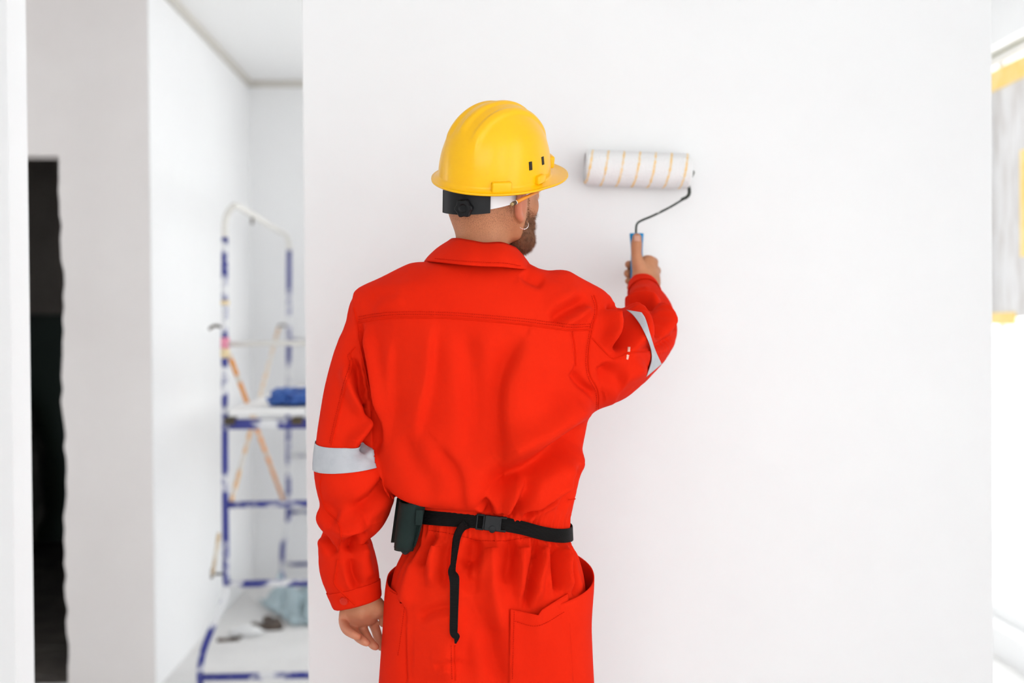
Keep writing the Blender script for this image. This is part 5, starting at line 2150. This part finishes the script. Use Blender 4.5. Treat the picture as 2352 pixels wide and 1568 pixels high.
sc_.operation = 'MULTIPLY'
sc_.inputs[1].default_value = .75
nt.links.new(nzz.outputs['Fac'], sc_.inputs[0])
nt.links.new(uvn.outputs['Fac'], m1.inputs[0])
nt.links.new(sc_.outputs[0], m1.inputs[2])
nt.links.new(m1.outputs[0], rps.inputs['Fac'])
nt.links.new(rps.outputs['Color'], bs.inputs['Base Color'])
NA, NL = 120, 220
up_ = Vector((0, 0, 1)) - axd * axd.z
up_.normalize()
bk_ = axd.cross(up_)
Lr = (ax1 - ax0).length
vs, fs, stripe = [], [], []
rngr = random.Random(11)
for j in range(NL + 1):
    s_ = j / NL
    edge_ = min(s_, 1 - s_) * NL
    r0 = rr_ - (.007 * max(0, 1 - edge_ / 7) ** 2)
    for i in range(NA):
        a = 2 * math.pi * i / NA
        r_ = r0 + rngr.uniform(-.0016, .0010)
        vs.append(ax0 + axd * (Lr * s_) + (up_ * math.cos(a) + bk_ * math.sin(a)) * r_)
        phs = (s_ * Lr / .039 + a / (2 * math.pi) * 1.0) % 1.0
        stripe.append(max(0, 1 - abs(phs - .5) / .15) * .62)
for j in range(NL):
    for i in range(NA):
        i2 = (i + 1) % NA
        fs.append((j * NA + i, j * NA + i2, (j + 1) * NA + i2, (j + 1) * NA + i))
fs.append(tuple(range(NA)))
fs.append(tuple(NL * NA + i for i in range(NA - 1, -1, -1)))
sl = mesh_obj('roller_sleeve', vs, fs, nap, roller)
a_ = sl.data.attributes.new('stripe', 'FLOAT', 'POINT')
a_.data.foreach_set('value', np.array(stripe, np.float32))
# end cap, wire frame
tube('end_cap', [ax1 - axd * .004, ax1 + axd * .003], [.026, .024], white_p, roller, 24)
hy = 2.735
wire1 = catmull([ax1 - axd * .05, ax1 + axd * .004, ax1 + axd * .008 + Vector((0, 0, -.004)), W(1584, 415, 2.805), W(1583, 434, 2.80), W(1583, 443, 2.797), W(1577, 452, 2.794)], 5)
tube('wire_frame', wire1, .0032, steel2, roller, 8)
tube('wire_sleeve', catmull([W(1583, 432, 2.80), W(1583, 444, 2.797), W(1578, 452, 2.794), W(1566, 458, 2.79)], 5), .0043, steel, roller, 8)
tube('wire_frame', catmull([W(1578, 452, 2.794), W(1540, 475, 2.775), W(1500, 495, 2.755), W(1474, 506, 2.742), W(1464, 513, 2.737), W(1461, 524, hy), W(1461, 552, hy)], 8), .0028, steel, roller, 8)
# handle: flared flat top, waisted grip
hsec = [(536, 15.5, .010), (538, 16, .0115), (545, 15.5, .012), (560, 14, .012), (580, 13, .0125), (600, 14, .013), (630, 15, .0135), (660, 13.5, .0125), (676, 11, .010), (682, 6, .006)]
vs, fs = [], []
nhn = 28
hx = lambda y: 1462 + (y - 536) * .012
for (y, hw_, dp) in hsec:
    c = W(hx(y), y, hy)
    w_ = hw_ * hy / F_PX
    for i in range(nhn):
        a = 2 * math.pi * i / nhn
        cx, sy = math.cos(a), math.sin(a)
        cx = math.copysign(abs(cx) ** .65, cx)
        sy = math.copysign(abs(sy) ** .65, sy)
        vs.append(c + Vector((w_ * cx, dp * sy, 0)))
for j in range(len(hsec) - 1):
    for i in range(nhn):
        i2 = (i + 1) % nhn
        fs.append((j * nhn + i, (j + 1) * nhn + i, (j + 1) * nhn + i2, j * nhn + i2))
fs.append(tuple(range(nhn)))
fs.append(tuple((len(hsec) - 1) * nhn + i for i in range(nhn - 1, -1, -1)))
mesh_obj('handle', vs, fs, blue_h, roller)
